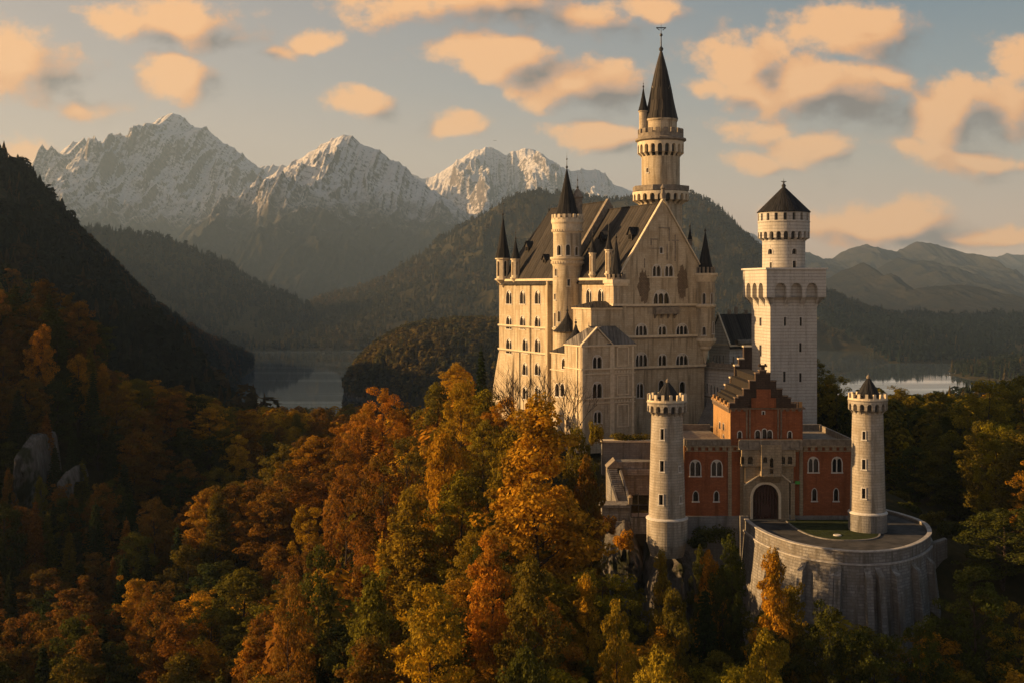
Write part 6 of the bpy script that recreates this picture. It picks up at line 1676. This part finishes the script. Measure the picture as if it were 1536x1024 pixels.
# wood on the big dark hillside, the round hill in the lake and the right shore
def scatter_ground(n, x0, x1, y0, y1, seed, keep):
    rs = np.random.RandomState(seed); X = rs.uniform(x0, x1, n); Yy = rs.uniform(y0, y1, n); Zz = ground(X, Yy); k = keep(X, Yy, Zz) & (Zz > -148); return X[k], Yy[k], Zz[k], rs
X, Y, Z, rs = scatter_ground(26000, -620, 0, 560, 2400, 31, lambda a, b, c: (a > -.53*b) & (a < np.interp(b, [560, 2400], [-60, -380])))
ck = fbm(X/50, Y/50, 4, 5); cliff = (fbm(X/45, Z/20, 3, 99) > .62) & (X/Y < -.40) & (Y < 900)
X, Y, Z, ck = X[~cliff], Y[~cliff], Z[~cliff], ck[~cliff]
kd = np.where(rs.uniform(size=len(X)) < .75, 0, 1); C = np.where((ck+rs.uniform(-.2, .2, len(X)) > .62)[:, None], np.array([[.055, .036, .013]]), np.array([[.017, .022, .012]]))
woodland('hillside_wood', X, Y, Z-1, rs.uniform(13, 25, len(X)), kd, C, 1, 'dark spruce wood on the steep hillside left of the lake')
X, Y, Z, rs = scatter_ground(9000, -260, 260, 1440, 1960, 33, lambda a, b, c: c > -149)
ck = fbm(X/60, Y/60, 3, 6); C = np.where((ck+rs.uniform(-.25, .25, len(X)) > .5)[:, None], np.array([[.12, .088, .024]]), np.array([[.070, .064, .021]]))
woodland('round_hill_wood', X, Y, Z-1, rs.uniform(12, 21, len(X)), np.where(rs.uniform(size=len(X)) < .35, 0, 1), C, 1, 'brownish mixed wood on the round hill beside the lake')
X, Y, Z, rs = scatter_ground(24000, 180, 1600, 600, 2250, 35, lambda a, b, c: (a/b > .24) & (a/b < .66))
C = np.where((rs.uniform(size=len(X)) > .8)[:, None], np.array([[.06, .045, .014]]), np.array([[.022, .030, .014]]))
woodland('right_shore_wood', X, Y, Z-1, rs.uniform(12, 22, len(X)), np.where(rs.uniform(size=len(X)) < .7, 0, 1), C, 1, 'dark wood on the near shore of the right-hand lake')
for hi, (o, XX, YY, ZZ, D, n, c0, warm) in enumerate(HILLS):
    rs = np.random.RandomState(70+hi); ny, nx = XX.shape
    i = rs.uniform(5, ny-1.001, n*1); j = rs.uniform(0, nx-1.001, n)
    top = rs.uniform(size=n) < .10; i = np.where(top, rs.uniform(6.3, 8.5, n), i)
    i0, j0 = i.astype(int), j.astype(int); fi, fj = i-i0, j-j0
    def bi(A): return (A[i0, j0]*(1-fj)+A[i0, j0+1]*fj)*(1-fi)+(A[i0+1, j0]*(1-fj)+A[i0+1, j0+1]*fj)*fi
    X, Y, Z = bi(XX), bi(YY), bi(ZZ); k = Z > -150; X, Y, Z = X[k], Y[k], Z[k]
    ck = fbm(X/160, Y/160, 4, 7+hi)*.6+fbm(X/520, Y/420, 2, 17+hi)*.4+rs.uniform(-.15, .15, len(X)); gap = (fbm(X/75, Y/75, 3, 27+hi) > .66); X, Y, Z, ck = X[~gap], Y[~gap], Z[~gap], ck[~gap]
    C = np.where((ck > .70-warm)[:, None], np.array([[.062, .047, .018]]), np.array([c0]))
    woodland('distant_hill_wood', X, Y, Z-1, rs.uniform(11, 25, len(X))*rs.choice([.8, 1, 1, 1.25], len(X)), np.where(rs.uniform(size=len(X)) < .75, 0, 1), C, 0,
        ['wood on the long hill behind the left lake', 'wood on the broad hill behind the palace', 'dark wood beyond the right-hand lake'][hi])

# ------------------------------------------------------------------ rock faces
def cliff(px0, px1, y0, y1, Y, label, seed, depth=6, lean=1.5):
    k = Y/F; nx, nz = int((px1-px0)/1.6)+4, int((y1-y0)/1.6)+4
    s, t = np.meshgrid(np.linspace(0, 1, nx), np.concatenate([np.linspace(0, 1, nz), [1.1, 1.4, 1.8, 2.4]])); nz += 4; back = np.maximum(0, t-1)*6; t = np.minimum(t, 1); x0, x1 = (px0-768)*k, (px1-768)*k; z1, z0 = (430-y0)*k, (430-y1)*k
    Xx = x0+(x1-x0)*s; Zz = z0+(z1-z0)*t
    edge = np.minimum(1, 4*np.minimum(s, 1-s))*np.minimum(1, 5*(1-t))
    prot = ridged(Xx/1.6, Zz/8, 5, seed)*3.6+ridged(Xx/6, Zz/7, 4, seed+4)*3
    Yy = Y+lean*t*1.2-prot*edge+(1-edge)*depth*.6+back
    Zz = Zz+(fbm(Xx/3, Xx*0, 4, seed)-.5)*7*(t**2)-(1-np.minimum(1, 3.2*np.minimum(s, 1-s)))**1.5*min(9, (z1-z0)*.45)*t+(fbm(Xx/1.5, Yy/1.5, 3, seed+2)-.5)*2.0*(back > 0)
    me = bpy.data.meshes.new('rock_face'); V = np.stack([Xx, Yy, Zz], -1).reshape(-1, 3); i = np.arange(nz-1)[:, None]*nx+np.arange(nx-1)[None]
    rawmesh(me, V, np.stack([i, i+1, i+nx+1, i+nx], -1).reshape(-1, 4)); me.materials.append(M['rock'])
    o = bpy.data.objects.new('rock_face', me); COL.objects.link(o); tag(o, label, 'rock face')
cliff(896, 978, 788, 965, 185.5, 'grey cliff under the terrace walls, falling away beside the gate tower', 3)
cliff(958, 1062, 829, 965, 181.0, 'grey cliff carrying the foot of the tapered gate tower', 13, 5)
cliff(18, 50, 666, 786, 247, 'pale limestone cliff at the left edge of the wood', 5, 9)
cliff(84, 102, 718, 765, 244, 'small pale rock face right of the left cliff', 7, 3)
# hedge behind the terrace wall, garden shrubs on the cliff edge
def shrub(px, py, hw_, hh_, Y, hue, label, seed, name='shrub', long=1.0):
    rs = np.random.RandomState(seed); k = Y/F; x = (px-768)*k; z = (430-py)*k
    n = 7; cs = [np.array([rs.uniform(-1, 1)*hw_*k*.7, rs.uniform(-.6, .6)*min(hw_*k, 1.5), rs.uniform(.2, 1)*hh_*k]) for _ in range(n*3)]; rr = [np.array([.32*hw_*k, min(.4*hw_*k, 1.0), .32*hh_*k])]*len(cs)
    V, Fc, T = leaf_cloud(rs, cs, rr, [110]*len(cs), .16); me = crown_mesh(name, V, Fc, T); o = bpy.data.objects.new(name, me); COL.objects.link(o); o.location = (x, Y, z); c = HUE[hue]; o.color = (*c, 1)
    tag(o, label, 'shrub')
shrub(948, 662, 38, 11, 206.5, 'olive', 'clipped hedge along the top of the terrace wall', 1, 'hedge')
shrub(895, 667, 13, 30, 203, 'yellow-green', 'small yellow-green bush at the foot of the annex', 2)
shrub(912, 800, 14, 22, 186, 'brown', 'brown bush on the cliff top under the terrace walls', 3)
shrub(935, 826, 16, 26, 180, 'orange', 'rusty bush clinging to the cliff beside the gate tower foot', 4)
shrub(1072, 812, 34, 20, 181, 'green', 'dark bushes at the foot of the gatehouse plinth', 5)
shrub(1045, 822, 16, 16, 179, 'dark green', 'dark bush right of the cliffside gate tower foot', 6)
shrub(1362, 770, 20, 14, 204, 'green', 'dark bush on the grass slope nearest the back of the terrace', 11)
shrub(1398, 786, 22, 16, 196, 'olive', 'olive bush on the grass slope above the short wall stub', 12)
shrub(1430, 812, 26, 26, 188, 'green', 'green thicket at the end of the short wall stub', 13)
shrub(1348, 752, 16, 14, 214, 'olive', 'small olive bush behind the terrace gate tower', 14)
# a bird far up in front of the mountains
mb = MB(); p = Pt(742.5, 211.5, 420)
mb.lathe(0, 0, [(0, 0)], 4) if 0 else None
for s_ in (-1, 1): mb.face([p, p+Vector((s_*.35, .25, .14)), p+Vector((s_*.75, 0, .02)), p+Vector((s_*.3, -.2, .1))])
for k in range(6):
    a0, a1 = 2*PI*k/6, 2*PI*(k+1)/6; f = lambda a, r, y_: p+Vector((cos(a)*r, y_, sin(a)*r))
    mb.face([f(a0, .09, -.1), f(a1, .09, -.1), f(a1, .03, .4), f(a0, .03, .4)]); mb.face([f(a0, .09, -.1), f(a1, .09, -.1), p+Vector((0, -.35, 0))])
mb.build('bird', 'dark', None, label='tiny dark bird flying in front of the sky above the mountains', cat='bird')

# ------------------------------------------------------------------ evening haze
m = bpy.data.materials.new('haze'); m.use_nodes = True; t = NT(m.node_tree); t.n.clear()
v = t.new('ShaderNodeVolumePrincipled', {'Color': (.50, .72, 1.0), 'Density': 4.2e-5, 'Anisotropy': .2}); o_ = t.new('ShaderNodeOutputMaterial'); t.l.new(v.outputs[0], o_.inputs['Volume'])
mb = MB(); mb.box(-13500, 14000, -150, 15500, -184, 1640); hz = mb.build('haze', m, None, label='thin warm evening haze filling the valley', kind='stuff')
print('TREES', len(pick)+len(HERO), 'rest', len(rest))
